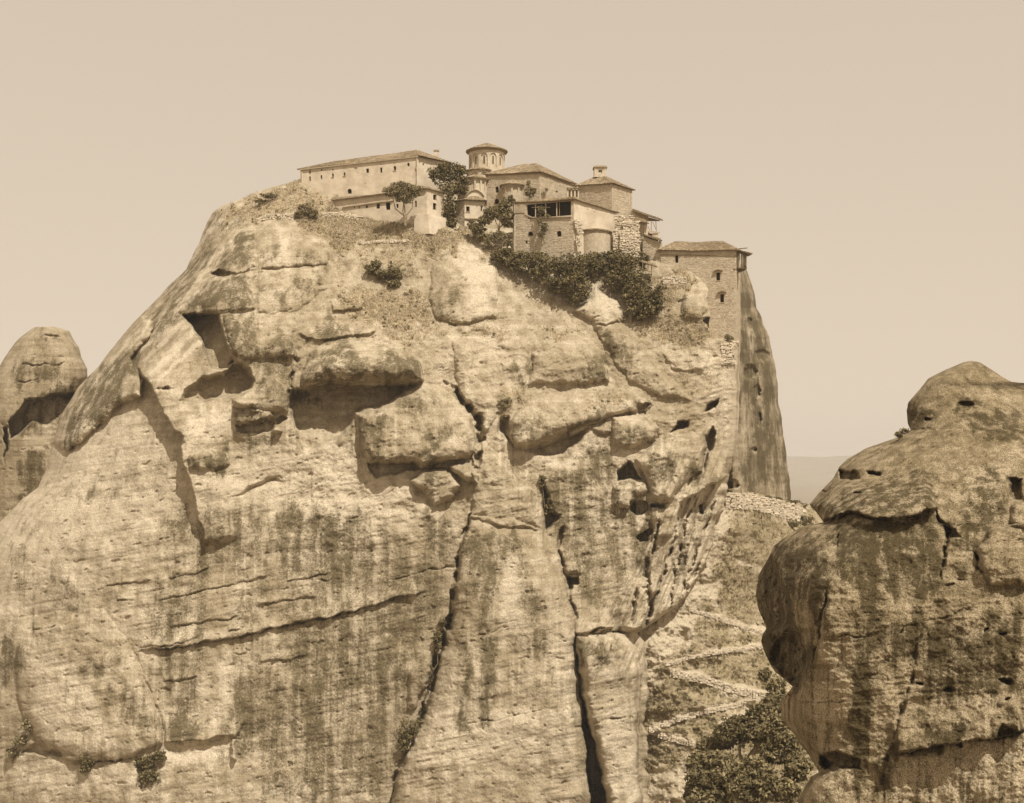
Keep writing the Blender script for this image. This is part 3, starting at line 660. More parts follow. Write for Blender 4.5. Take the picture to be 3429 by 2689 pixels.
# --- dry grass on the easy ground
for q, v in (
    (c5([(360, 260), (640, 130), (900, 60), (1130, 160), (1130, 250), (880, 260), (700, 300), (500, 300)]), .6), (c5([(880, 260), (1130, 170), (1500, 250), (1820, 320), (2060, 380), (2178, 480), (2050, 500), (1960, 440), (1820, 460), (1740, 530), (1690, 480), (1500, 420), (1240, 450), (1200, 490), (1080, 380), (900, 330)]), .95),
    (c5([(1100, 440), (1200, 500), (1200, 700), (1100, 740), (1100, 560)]), .4), (c5([(1140, 700), (1500, 700), (1700, 760), (1750, 900), (1500, 960), (1250, 900), (1180, 780)]), .72), (c5([(1230, 480), (1600, 430), (1700, 640), (1300, 640)]), .5),
    (c5([(1380, 960), (1700, 920), (2178, 920), (2178, 1010), (1900, 1000), (1650, 1010), (1600, 1080), (1440, 1020)]), .55), (c6([(540, 330), (820, 340), (870, 420), (560, 430)]), .5), (c6([(800, 760), (980, 730), (1180, 780), (1040, 850), (820, 850)]), .5),
    (c6([(1130, 330), (1300, 260), (1500, 250), (1620, 400), (1500, 470), (1300, 460), (1180, 420)]), .9), (c6([(1220, 40), (1420, 0), (1560, 60), (1420, 150), (1400, 260), (1240, 240)]), .7), (c6([(300, 740), (460, 700), (480, 800), (380, 880), (310, 880)]), .6),
    (c6([(1380, 620), (1650, 620), (1640, 760), (1500, 800), (1400, 760)]), .45), (b1([(1600, 1380), (2178, 1290), (2178, 1500), (1700, 1500)]), .4)):
    F.paint('grass', q, v, 26)
mono = sheet_mesh('rock_monolith', F, M['rock'])
tag(mono, kind='structure')
FM = F

def surf(px, py, field=None):
    """depth of the rock on the line of sight through (px, py)"""
    f = field or FM
    j = int(round((py - f.Y[0, 0]) / (f.Y[1, 0] - f.Y[0, 0]))); j = min(max(j, 0), f.Y.shape[0] - 1)
    i = int(np.argmin(np.abs(f.X[j] - px)))
    return float(f.D[j, i])

# ------------------------------------------------------------------ the flank that turns away to the right
Lf = [(885, 2360), (1660, 2340), (1800, 2330)]
Rf = [(885, 2494), (910, 2503), (945, 2517), (975, 2525), (1030, 2533), (1060, 2552), (1085, 2555), (1130, 2578), (1190, 2588), (1280, 2603), (1330, 2605), (1400, 2617), (1500, 2630), (1600, 2642), (1660, 2648), (1800, 2660)]
X, Y, L, R = sheet_grid(Lf, Rf, 885, 1800, 3.0, jag=2.5, seed=4)
F = Field(X, Y, seed=31)
u = np.clip((X - 2455) / (R[:, None] - 2455), 0, 1)
F.D += 219 + 3.0 * smooth01((2470 - X) / 60) + 40 * u + 12 * (1 - np.sqrt(np.clip(1 - u ** 8, 0, 1)))
det = Field(X, Y, 0); rock_detail(det, .6, 55, .05); F.D += det.D
F.D += .5 * fbm(X / 60, Y / 160, 61, 4) + .2 * fbm(X / 16, Y / 50, 63, 4) + .3 * fbm(X / 30, Y / 30, 62, 4)
for (x, y, rx, ry, h) in ((2552, 1192, 22, 24, 2.6), (2514, 1244, 22, 30, 3.0), (2534, 1310, 11, 24, 2.2), (2541, 1402, 8, 26, 1.8), (2524, 1505, 9, 12, 1.6), (2507, 1090, 12, 30, 2.0), (2565, 1092, 8, 16, 1.5), (2455, 1620, 20, 18, 2.5)):
    F.region([(x + rx * 1.4 * math.cos(a), y + ry * 1.1 * math.sin(a)) for a in np.linspace(0, 2 * math.pi, 10)[:-1]], -h * 1.2, min(rx * 1.5, ry) * .5, 'smooth')
F.stain += .36 + smooth01(fbm(X / 34, Y / 80, 66, 4) * .9 + .3) * .5  # stain also darkens the turned-away face: its half shade put into colour
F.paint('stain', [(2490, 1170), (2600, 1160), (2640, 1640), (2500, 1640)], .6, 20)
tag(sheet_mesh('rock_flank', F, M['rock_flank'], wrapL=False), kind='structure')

# ------------------------------------------------------------------ pillar behind on the left
X, Y, L, R = sheet_grid([(1094, 120), (1100, 110), (1112, 92), (1129, 68), (1150, 48), (1171, 32), (1213, 6), (1260, -20), (1400, -60), (2000, -160)],
                        [(1094, 178), (1100, 205), (1108, 232), (1140, 248), (1161, 263), (1198, 274), (1234, 292), (1261, 293), (1285, 280), (1320, 262), (1340, 300), (1700, 300), (2000, 300)], 1094, 1960, 3.0, jag=2, seed=6)
F = Field(X, Y, seed=41)
cxm = (L + R)[:, None] / 2; hw = (R - L)[:, None] / 2
u = np.clip(np.abs(X - cxm) / hw, 0, 1)
F.D += 258 - 9 * np.sqrt(np.clip(1 - u ** 2.4, 0, 1)) - 6 * np.sqrt(np.clip((Y - 1090) / 300, 0, 1))
det = Field(X, Y, 0); rock_detail(det, .8, 44, .02); F.D += det.D
F.region(c7([(60, 690), (120, 600), (150, 540), (300, 520), (480, 490), (520, 600), (420, 620), (300, 720), (200, 700), (130, 760), (60, 800)]), -5.5, 10, 'smooth')
F.region(c7([(20, 730), (60, 700), (60, 850), (30, 1000)]), -3.5, 10, 'smooth')
for q in ([(120, 330), (260, 325), (430, 312)], [(100, 430), (300, 420)], [(250, 130), (390, 155)]): F.crack(c7(q), 1.0, 4)
for q, v in ((c7([(30, 330), (200, 300), (450, 300), (450, 420), (100, 440)]), .5), (c7([(150, 540), (300, 500), (500, 430), (480, 560), (160, 600)]), .9), (c7([(130, 560), (440, 560), (300, 740), (130, 760)]), .6), (c7([(120, 940), (320, 880), (250, 1130), (120, 1150)]), .72), (c7([(250, 130), (380, 140), (390, 165), (260, 150)]), .8)):
    F.paint('stain', q, v, 16)  # stains, plus shade of the overhang's underside and recess painted in
F.paint('pale', c7([(130, 780), (360, 700), (340, 900), (130, 900)]), .9, 14)
tag(sheet_mesh('rock_pillar', F, M['rock_far']), kind='structure')

# ------------------------------------------------------------------ near rock on the right
Ln = [(1208, 3250), (1212, 3228), (1222, 3205), (1236, 3171), (1267, 3108), (1312, 3072), (1348, 3042), (1375, 3036), (1420, 3040), (1440, 3050), (1452, 3028), (1465, 3005), (1501, 2900), (1537, 2837), (1564, 2810), (1600, 2792), (1655, 2738), (1689, 2711),
      (1709, 2729), (1749, 2758), (1756, 2720), (1763, 2684), (1790, 2640), (1826, 2594), (1880, 2567), (1925, 2540), (1988, 2531), (2042, 2540), (2090, 2562), (2105, 2566), (2125, 2553), (2150, 2549), (2195, 2563), (2249, 2594), (2299, 2655), (2348, 2612),
      (2402, 2617), (2456, 2657), (2519, 2702), (2573, 2735), (2586, 2742), (2600, 2716), (2640, 2692), (2689, 2672), (2800, 2640)]
Rn = [(1208, 3256), (1213, 3282), (1235, 3318), (1258, 3351), (1270, 3370), (1279, 3388), (1284, 3440), (1292, 3640), (1304, 3900), (1330, 4150), (1400, 4300), (2800, 4400)]
X, Y, L, R = sheet_grid(Ln, Rn, 1208, 2800, 3.2, jag=2.0, seed=8)
F = Field(X, Y, 9, 60, seed=51)
F.D += rbf_fit([(3250, 1215, 150), (3100, 1300, 147), (3400, 1300, 148), (3250, 1400, 140), (3050, 1400, 145), (3420, 1450, 138), (2850, 1560, 142), (3100, 1550, 134), (3400, 1600, 130), (2730, 1690, 141), (2900, 1690, 131), (3150, 1720, 127), (3420, 1750, 124),
                (2600, 1850, 137), (2750, 1850, 127), (3000, 1900, 123), (3400, 1900, 120), (2540, 2000, 138), (2700, 2050, 125), (3000, 2150, 120), (3400, 2150, 116), (2600, 2220, 134), (2720, 2300, 124), (3000, 2400, 119), (3420, 2400, 113), (2620, 2380, 131), (2750, 2500, 123), (3000, 2650, 118), (3420, 2680, 110), (2750, 2680, 121), (3900, 1320, 152), (3900, 1700, 128), (4000, 2200, 114), (4000, 2700, 106), (4350, 1500, 150), (4350, 2100, 128), (4350, 2750, 116)])(X, Y)
t = np.clip((X - L[:, None]) / 90, 0, 1); F.D += 5 * (1 - np.sqrt(np.clip(1 - (1 - t) ** 2, 0, 1)))
det = Field(X, Y, 0); rock_detail(det, .7, 84, .08, 1.0); F.D += det.D - .26 * ridged(X / 110, (Y + .1 * X) / 85, 86, 4) - .06 * ridged(X / 26, Y / 22, 87, 3)
F.region(r4([(395, 462), (485, 478), (482, 505), (440, 512), (398, 505)]), -4.0, 9, 'smooth')
F.region(r4([(493, 468), (560, 472), (556, 486), (500, 488)]), -3.0, 5, 'smooth')
F.step(r4([(288, 596), (338, 664), (430, 622), (540, 652), (640, 650), (775, 612)]), 2.6, 150, -1, 5)
F.crack(r4([(335, 664), (430, 628), (545, 655), (640, 655), (775, 614)]), .9, 5)
F.crack(r4([(755, 618), (790, 670), (802, 700), (798, 760), (780, 870)]), 2.4, 9)
F.region(r4([(790, 680), (830, 690), (840, 720), (800, 730)]), -2.0, 9)
F.region(r4([(1015, 490), (1080, 500), (1090, 590), (1050, 590)]), -3.0, 16, 'smooth')
F.region(r4([(1045, 600), (1100, 560), (1100, 690), (1040, 680)]), 1.5, 20)
F.region(r4([(900, 770), (960, 690), (1100, 660), (1100, 900), (960, 900), (930, 855)]), 2.0, 60)
F.crack(r4([(890, 775), (915, 815), (935, 860)]), 2.2, 9)
# the undercut left side: it turns towards the gorge
F.region(r4([(60, 860), (140, 760), (195, 880), (240, 1000), (290, 1100), (305, 1180), (255, 1285), (200, 1260), (100, 1180), (90, 1110), (110, 1060), (60, 950)]), -9.0, 26, 'smooth', (r4([(300, 1100)])[0], r4([(110, 980)])[0], .22, 1.0))
F.region(r4([(150, 1080), (250, 1050), (305, 1150), (305, 1190), (255, 1285), (190, 1260), (130, 1180)]), -4.5, 30, 'smooth')
F.crack(r4([(352, 900), (345, 980), (330, 1060), (303, 1190)]), .9, 9)
F.step(r4([(350, 930), (335, 1050), (300, 1200)]), 2.0, 80, -1, 6)
F.region(r4([(140, 1300), (250, 1290), (240, 1400), (300, 1500), (400, 1560), (330, 1600), (200, 1500), (150, 1400)]), -4.0, 18, 'smooth')
F.region(r4([(320, 1530), (400, 1510), (480, 1550), (476, 1582), (340, 1588)]), -5.0, 12, 'smooth')
F.crack(r4([(708, 1040), (685, 1120), (672, 1240), (640, 1340), (600, 1480), (575, 1560), (555, 1700)]), 1.0, 10)
F.step(r4([(600, 1532), (740, 1502), (900, 1482), (1000, 1462), (1100, 1440)]), 2.2, 160, -1, 5)
F.crack(r4([(480, 1585), (600, 1532), (740, 1502), (900, 1482), (1100, 1442)]), 1.0, 6)
F.region(r4([(970, 1470), (1010, 1415), (1060, 1420), (1070, 1450), (1000, 1462)]), -2.5, 10, 'smooth')
F.region(r4([(840, 1500), (855, 1480), (860, 1510)]), -2.0, 5)
for q in ([(690, 1040), (640, 1060), (600, 1110)], [(400, 830), (375, 820), (400, 660)], [(250, 1340), (440, 1330)], [(720, 1030), (900, 985)], [(350, 1095), (520, 1085)], [(780, 900), (870, 880)]): F.crack(r4(q), .9, 5)
for (x, y, r_) in ((345, 555, 9), (460, 560, 9), (730, 285, 14), (870, 232, 22), (1020, 1255, 18), (810, 1290, 22), (1010, 1080, 10), (950, 1065, 8), (1025, 1325, 10), (700, 1265, 12)):
    cx_, cy_ = r4([(x, y)])[0]; F.region([(cx_ + r_ * 1.3 * math.cos(a), cy_ + r_ * .6 * math.sin(a)) for a in np.linspace(0, 6.28, 9)[:-1]], -1.8, r_ * .5, 'smooth')
for q, v in ((r4([(480, 650), (560, 650), (540, 1000), (520, 1300), (480, 1250), (500, 950)]), .95), (r4([(440, 1200), (520, 1180), (500, 1560), (470, 1700), (450, 1560)]), .9), (r4([(340, 660), (760, 630), (790, 860), (700, 940), (420, 900), (380, 800)]), .62), (r4([(290, 600), (760, 480), (760, 610), (540, 650), (340, 660)]), .5),
             (r4([(660, 880), (780, 870), (760, 950), (680, 930)]), .8), (r4([(120, 760), (300, 720), (380, 880), (330, 1050), (240, 980)]), .62), (r4([(740, 1430), (880, 1420), (870, 1500), (750, 1500)]), .95), (r4([(960, 1460), (1080, 1420), (1080, 1460)]), .9), (r4([(540, 1060), (720, 1000), (700, 1200), (560, 1200)]), .5),
             (r4([(690, 1060), (1080, 1000), (1080, 1300), (700, 1300)]), .55), (r4([(860, 600), (1040, 590), (880, 780), (820, 760)]), .62), (r4([(650, 220), (760, 270), (740, 300), (660, 300)]), .8), (r4([(820, 230), (920, 225), (910, 250), (840, 250)]), .9), (r4([(880, 250), (1080, 280), (1080, 360), (900, 340)]), .6), (r4([(560, 1480), (620, 1470), (590, 1700), (540, 1700)]), .8),
             (r4([(680, 1240), (860, 1230), (830, 1330), (700, 1340)]), .62), (r4([(920, 470), (1020, 470), (1000, 600), (860, 600)]), .5)):
    F.paint('stain', q, v, 26)
for q, v in ((r4([(250, 1290), (440, 1250), (450, 1420), (280, 1420)]), .5), (r4([(340, 1130), (520, 1120), (500, 1170), (340, 1180)]), .8), (r4([(600, 1560), (1080, 1470), (1080, 1700), (600, 1700)]), 1.0), (r4([(640, 950), (720, 980), (700, 1040), (640, 1020)]), .7), (r4([(270, 1690), (300, 1610), (480, 1590), (470, 1690)]), 1.0), (r4([(820, 580), (1000, 400), (1080, 380), (1080, 470), (900, 560)]), .6), (r4([(860, 1100), (1060, 1350), (900, 1380)]), .45)):
    F.paint('pale', q, v, 24)
F.paint('stain', r4([(60, 860), (140, 760), (195, 880), (240, 1000), (290, 1100), (305, 1180), (255, 1285), (200, 1260), (100, 1180), (90, 1110), (110, 1060), (60, 950)]), .6, 14)  # dark lichen plus the undercut's shade, both put into the colour
hol = smooth01((poly_sdf(r4([(60, 860), (140, 760), (240, 1000), (305, 1180), (255, 1285), (100, 1180), (60, 950)]), X, Y) + 10) / 30)
F.D -= hol * (1.2 * ridged(X / 60, Y / 75, 57, 4) + .5 * fbm(X / 18, Y / 22, 58, 3))
ws = fbm(X / 26, Y / 600, 97, 3, .6); F.stain = np.clip(F.stain * .95 + smooth01((ws - .1) / .4) * .24 * smooth01((Y - 1680) / 160), 0, 1)
F.D *= .68
FN = F
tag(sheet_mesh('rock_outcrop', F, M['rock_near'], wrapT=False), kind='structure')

# ------------------------------------------------------------------ hillside with the zigzag path
X, Y, L, R = sheet_grid([(1640, 2240), (1900, 2100), (2200, 2020), (2800, 1960)], [(1640, 2800), (2800, 2900)], 1640, 2800, 3.4)
F = Field(X, Y, seed=71)
top = np.interp(X, [2300, 2430, 2517, 2600, 2683, 2717, 2900], [1640, 1643, 1647, 1668, 1687, 1692, 1720])
F.D += rbf_fit([(2430, 1645, 220), (2300, 1645, 219), (2520, 1650, 228.5), (2600, 1668, 242), (2700, 1690, 268), (2850, 1700, 285), (2400, 1800, 212), (2600, 1800, 234), (2800, 1800, 252), (2200, 1800, 213), (2335, 2000, 206.5), (2550, 2000, 226), (2800, 2000, 238),
                (2280, 2130, 203.8), (2200, 2150, 201.2), (2500, 2200, 212), (2200, 2300, 200), (2600, 2350, 206), (2800, 2300, 212), (2150, 2300, 201.5), (2040, 2200, 203), (2000, 2600, 205), (2120, 2000, 207), (2150, 2500, 201), (2500, 2550, 193), (2150, 2700, 196), (2600, 2700, 183), (2850, 2700, 178)])(X, Y)
F.D += 1.2 * fbm(X / 260, Y / 260, 73, 3) + .9 * fbm(X / 60, Y / 45, 74, 4) + .4 * np.abs(fbm(X / 16, Y / 12, 75, 3))
PATHS = [b3(q) for q in ([(300, 1040), (450, 1072), (600, 1122), (770, 1160)], [(780, 1185), (600, 1215), (450, 1245), (300, 1292), (190, 1340)], [(190, 1340), (290, 1372), (400, 1402)], [(280, 1005), (400, 968), (550, 942), (760, 918)],
                         [(395, 735), (500, 765), (650, 818), (780, 856)], [(630, 488), (750, 532)], [(540, 1300), (630, 1270), (725, 1240)], [(150, 1700), (240, 1680), (350, 1665)], [(380, 945), (400, 850), (410, 780)], [(440, 700), (520, 640)])]
F.grass += .62 + .25 * fbm(X / 70, Y / 60, 77, 3)
for i, q in enumerate(PATHS):
    d, sd, tt = line_dist(q, F.wx, F.wy)
    w = 11 if i < 5 else 7
    k = 1 - smooth01((d - w * .5) / 10)
    F.pale = np.maximum(F.pale, k); F.grass *= 1 - k
for q in (b3([(540, 1150), (720, 1150), (640, 1190), (520, 1185)]), b3([(430, 620), (560, 600), (520, 700), (430, 720)]), b3([(280, 760), (420, 740), (330, 1000), (200, 1050), (290, 900)]), [(2220, 2040), (2300, 1960), (2345, 1990), (2310, 2090), (2255, 2190), (2185, 2265), (2150, 2250), (2150, 2140)], b3([(180, 1550), (420, 1500), (420, 1640), (190, 1690)]), b3([(560, 1240), (740, 1215), (720, 1250), (560, 1290)])):
    F.paint('pale', q, .9, 14); F.paint('grass', q, -.6, 14)
rm = np.interp(Y, *np.array(sorted(Rm)).T); strip = (1 - smooth01((X - rm) / (70 + 40 * fbm(Y / 50, X * 0 + 3, 78, 3)))) * smooth01((Y - 1660) / 80) * smooth01((2330 - Y) / 80)
F.pale = np.maximum(F.pale, strip * .8); F.grass = F.grass * (1 - .85 * strip)
F.grass = np.clip(F.grass, 0, 1)
# below the top edge only: rows above the crest bend over to the far side
over = Y < top
F.Y = np.where(over, top + (top - Y) * .12, Y)
F.D = np.where(over, F.D + (top - Y) * .9, F.D)
FH = F
tag(sheet_mesh('hillside', F, M['scree'], wrapT=True), kind='structure')
# ------------------------------------------------------------------ building kit
def hit(A, d, px, py):
    k = (px - CX) / FPX
    u = (k * A[1] - A[0]) / (d[0] - k * d[1])
    return u, Z(py, A[1] + u * d[1])

def wall(parent, A, B, zb, ztA, ztB, mat, openings=(), th=0.45, name='wall', stones=0, smat=None, pane=True, zcut=None):
    """a wall from A to B (plan), its outer side on the right of A>B; openings are (px, py, w, h, arched) as measured on the photo"""
    A = np.array(A, float); B = np.array(B, float); Lw = np.hypot(*(B - A)); d = (B - A) / Lw; nrm = np.array((d[1], -d[0]))
    ops = []
    for o in openings:
        px, py, w, h = o[:4]; arch = len(o) > 4 and o[4]
        u0, z1 = hit(A, d, px - w / 2, py - h / 2); u1, _ = hit(A, d, px + w / 2, py - h / 2); _, z0 = hit(A, d, px, py + h / 2)
        _, z1 = hit(A, d, px, py - h / 2)
        u0, u1 = max(u0, .05), min(u1, Lw - .05)
        ztop = min(ztA, ztB) - .06
        ops.append((u0, u1, z0, min(z1, ztop), arch, o))
    us = sorted(set([0, Lw] + [v for o in ops for v in o[:2]])); zs = sorted(set([zb] + [v for o in ops for v in o[2:4]]))
    P = lambda u, z, dep=0: (A[0] + d[0] * u - nrm[0] * dep, A[1] + d[1] * u - nrm[1] * dep, z)
    zt = lambda u: ztA + (ztB - ztA) * u / Lw
    m = MB()
    for ua, ub in zip(us, us[1:]):
        um = (ua + ub) / 2
        for za, zb_ in zip(zs, zs[1:] + [None]):
            if zb_ is None: m.poly([P(ua, za), P(ub, za), P(ub, zt(ub)), P(ua, zt(ua))]); continue
            zm = (za + zb_) / 2
            if any(o[0] < um < o[1] and o[2] < zm < o[3] for o in ops): continue
            m.poly([P(ua, za), P(ub, za), P(ub, zb_), P(ua, zb_)])
    m.poly([P(0, zt(0)), P(Lw, zt(Lw)), P(Lw, zt(Lw), th), P(0, zt(0), th)])
    m.poly([P(0, zb), P(0, zt(0)), P(0, zt(0), th), P(0, zb, th)]); m.poly([P(Lw, zb), P(Lw, zb, th), P(Lw, zt(Lw), th), P(Lw, zt(Lw))])
    m.poly([P(0, zb, th), P(0, zt(0), th), P(Lw, zt(Lw), th), P(Lw, zb, th)] if not ops else [P(0, zb, th), P(Lw, zb, th), P(Lw, zb, th + .01), P(0, zb, th + .01)])
    for (u0, u1, z0, z1, arch, o) in ops:
        m.poly([P(u0, z0), P(u0, z1), P(u0, z1, th), P(u0, z0, th)]); m.poly([P(u1, z0), P(u1, z0, th), P(u1, z1, th), P(u1, z1)])
        m.poly([P(u0, z0), P(u0, z0, th), P(u1, z0, th), P(u1, z0)]); m.poly([P(u0, z1), P(u1, z1), P(u1, z1, th), P(u0, z1, th)])
        if arch:
            r = (u1 - u0) / 2; uc = (u0 + u1) / 2; rz = min(r, (z1 - z0) * .6)
            for sgn in (-1, 1):
                arc = [(uc + sgn * r * math.cos(a), z1 - rz + rz * math.sin(a)) for a in np.linspace(0, math.pi / 2, 6)]
                cnr = (uc + sgn * r, z1)
                for (p, q) in zip(arc, arc[1:]):
                    m.poly([P(cnr[0], cnr[1], .003), P(*p, .003), P(*q, .003)])
                    m.poly([P(*p, .003), P(*q, .003), P(*q, th), P(*p, th)])
    wo_ = m.build(name, mat, parent)
    for (u0, u1, z0, z1, arch, o) in ops:
        kind = o[5] if len(o) > 5 else 'window'
        if kind == 'open': continue
        if kind == 'blocked':
            q = MB(); q.poly([P(u0, z0, .1), P(u1, z0, .1), P(u1, z1, .1), P(u0, z1, .1)]); q.build('blocked_window', M['plaster'], parent); continue
        fr = MB(); t = min(.09, (u1 - u0) * .14)
        for (a, b, c, e) in ((u0, u0 + t, z0, z1), (u1 - t, u1, z0, z1), (u0 + t, u1 - t, z0, z0 + t)):
            fr.hexa([P(a, c, .30), P(b, c, .30), P(b, c, .20), P(a, c, .20), P(a, e, .30), P(b, e, .30), P(b, e, .20), P(a, e, .20)])
        w_ = fr.build('window', M['wood'], parent)
        q = MB(); q.poly([P(u0, z0, .36), P(u1, z0, .36), P(u1, z1, .36), P(u0, z1, .36)]); q.build('pane', M['dark'], w_)
        sl = MB(); sl.hexa([P(u0 - .08, z0 - .12, 0), P(u1 + .08, z0 - .12, 0), P(u1 + .08, z0 - .12, -.10), P(u0 - .08, z0 - .12, -.10), P(u0 - .08, z0 - .01, 0), P(u1 + .08, z0 - .01, 0), P(u1 + .08, z0 - .01, -.10), P(u0 - .08, z0 - .01, -.10)])
        if kind == 'hood' or kind == 'sill': sl.build('sill', M['palewood'], w_)
        if kind == 'hood':
            hd = MB(); zc = z1 + .45; uc = (u0 + u1) / 2; hw = (u1 - u0) * 1.15
            for sgn in (-1, 1):
                hd.hexa([P(uc, zc, -.02), P(uc, zc, -.55), P(uc + sgn * hw, zc - .22, -.55), P(uc + sgn * hw, zc - .22, -.02), P(uc, zc + .12, -.02), P(uc, zc + .12, -.55), P(uc + sgn * hw, zc - .1, -.55), P(uc + sgn * hw, zc - .1, -.02)])
            hd.build('hood', M['tile'], w_)
    if stones:
        sm = MB(); r_ = random.Random(int(abs(A[0] * 31 + A[1] * 7)))
        z = zb if zcut is None else zcut
        while z < max(ztA, ztB) - .1:
            hgt = stones * r_.uniform(.38, .62); u = -r_.random() * .3
            while u < Lw:
                wd = stones * r_.uniform(.6, 1.5); a, b = max(u, 0), min(u + wd, Lw)
                c, e = z + .02 * r_.random(), min(z + hgt - .025 - .02 * r_.random(), zt((a + b) / 2) - .02)
                u += wd
                a += .012; b -= .022
                if b - a < .1 or e - c < .07: continue
                if any(a < o[1] + .02 and b > o[0] - .02 and c < o[3] + .02 and e > o[2] - .02 for o in ops): continue
                p = r_.uniform(.01, .05); j = lambda: r_.uniform(-.02, .02)
                fr_ = [P(a + .02 + j() * .5, c + .02, -p + j()), P(b - .02, c + .02 + j() * .5, -p + j()), P(b - .02 + j() * .5, e - .02, -p + j()), P(a + .02, e - .02 + j() * .5, -p + j())]
                bk = [P(a, c, .0), P(b, c, .0), P(b, e, .0), P(a, e, .0)]
                tn = r_.uniform(-.13, .11)
                sm.poly(fr_, tn)
                for i in range(4): sm.poly([bk[i], bk[(i + 1) % 4], fr_[(i + 1) % 4], fr_[i]], tn)
            z += hgt
        tag(sm.build('stonework', smat or M['stonewall'], wo_), kind='stuff')
    return wo_

def roof(parent, e0, e1, t1, t0, sag=.12, name='roof', pitch=.30, sheet=.10, mat=None, seed=0):
    """one roof slope: eave e0>e1, top t0>t1; a slab with rows of barrel tiles on it"""
    e0, e1, t1, t0 = [np.array(p, float) for p in (e0, e1, t1, t0)]
    r_ = random.Random(seed + int(abs(e0[0] * 13 + e1[0] * 7)))
    nn = np.cross(e1 - e0, t0 - e0); nn /= np.linalg.norm(nn)
    if nn[2] < 0: nn = -nn
    ph = r_.random() * 6
    def S(a, t):
        p = (e0 * (1 - a) + e1 * a) * (1 - t) + (t0 * (1 - a) + t1 * a) * t
        p = p.copy(); p[2] -= sag * math.sin(math.pi * min(max(a, 0), 1)) * (.5 + .5 * math.sin(a * 7 + ph)) ; return p
    m = MB(); K = 14
    for i in range(K):
        a, b = i / K, (i + 1) / K
        tp = [S(a, 0), S(b, 0), S(b, 1), S(a, 1)]; lo = [p - nn * sheet for p in tp]
        m.poly(tp); m.poly(lo[::-1]); m.poly([lo[0], lo[1], tp[1], tp[0]]); m.poly([lo[2], lo[3], tp[3], tp[2]])
    m.poly([S(0, 0), S(0, 1), S(0, 1) - nn * sheet, S(0, 0) - nn * sheet]); m.poly([S(1, 0), S(1, 0) - nn * sheet, S(1, 1) - nn * sheet, S(1, 1)])
    ro = m.build(name, M['wood'], parent)
    tl = MB(); slope = np.linalg.norm((t0 + t1) / 2 - (e0 + e1) / 2); rows = max(2, int(slope / .42))
    for r in range(rows):
        ta, tb = r / rows, min((r + 1.18) / rows, 1)
        wid = np.linalg.norm(S(1, ta) - S(0, ta)); cols = max(1, int(wid / pitch))
        across = (e1 - e0) / np.linalg.norm(e1 - e0)
        for c in range(cols):
            a = (c + .5) / cols + r_.uniform(-.12, .12) / cols
            lift = r_.uniform(0, .035); ex = r_.uniform(-.05, .06) if r == 0 else r_.uniform(-.03, .03)
            p0 = S(a, ta) + nn * (.05 + lift); p1 = S(a, tb) + nn * .02
            p0 = p0 + (p0 - p1) / max(np.linalg.norm(p0 - p1), .01) * (.06 + ex)
            w0, w1 = pitch * .50, pitch * .42
            tn = r_.uniform(-.3, .25)
            q0 = [p0 - across * w0 - nn * .05, p0 - across * w0 * .5 + nn * .055, p0 + across * w0 * .5 + nn * .055, p0 + across * w0 - nn * .05]
            q1 = [p1 - across * w1 - nn * .03, p1 - across * w1 * .5 + nn * .04, p1 + across * w1 * .5 + nn * .04, p1 + across * w1 - nn * .03]
            for i in range(3): tl.poly([q0[i], q0[i + 1], q1[i + 1], q1[i]], tn)
            tl.poly(q0, tn)
    tag(tl.build('tiles', mat or M['tile'], ro), kind='stuff')
    return ro

def V3(p, z): return np.array((p[0], p[1], z))
def hip_roof(parent, FL, FR, BR, BL, zc, r0, r1, over=.55, sag=.12, seed=0):
    """hip roof over four plan corners with eave heights zc; r0, r1 the ridge ends (x, y, z)"""
    c = (FL + FR + BR + BL) / 4
    def outw(p, z):
        d = p - c; q = p + d / np.linalg.norm(d) * over * 1.35; return V3(q, z + .02)
    a, b, g, h = [outw(p, z) for p, z in zip((FL, FR, BR, BL), zc)]
    roof(parent, a, b, r1, r0, sag, seed=seed); roof(parent, b, g, r1, r1, sag * .6, seed=seed + 1)
    roof(parent, g, h, r0, r1, sag, seed=seed + 2); roof(parent, h, a, r0, r0, sag * .6, seed=seed + 3)

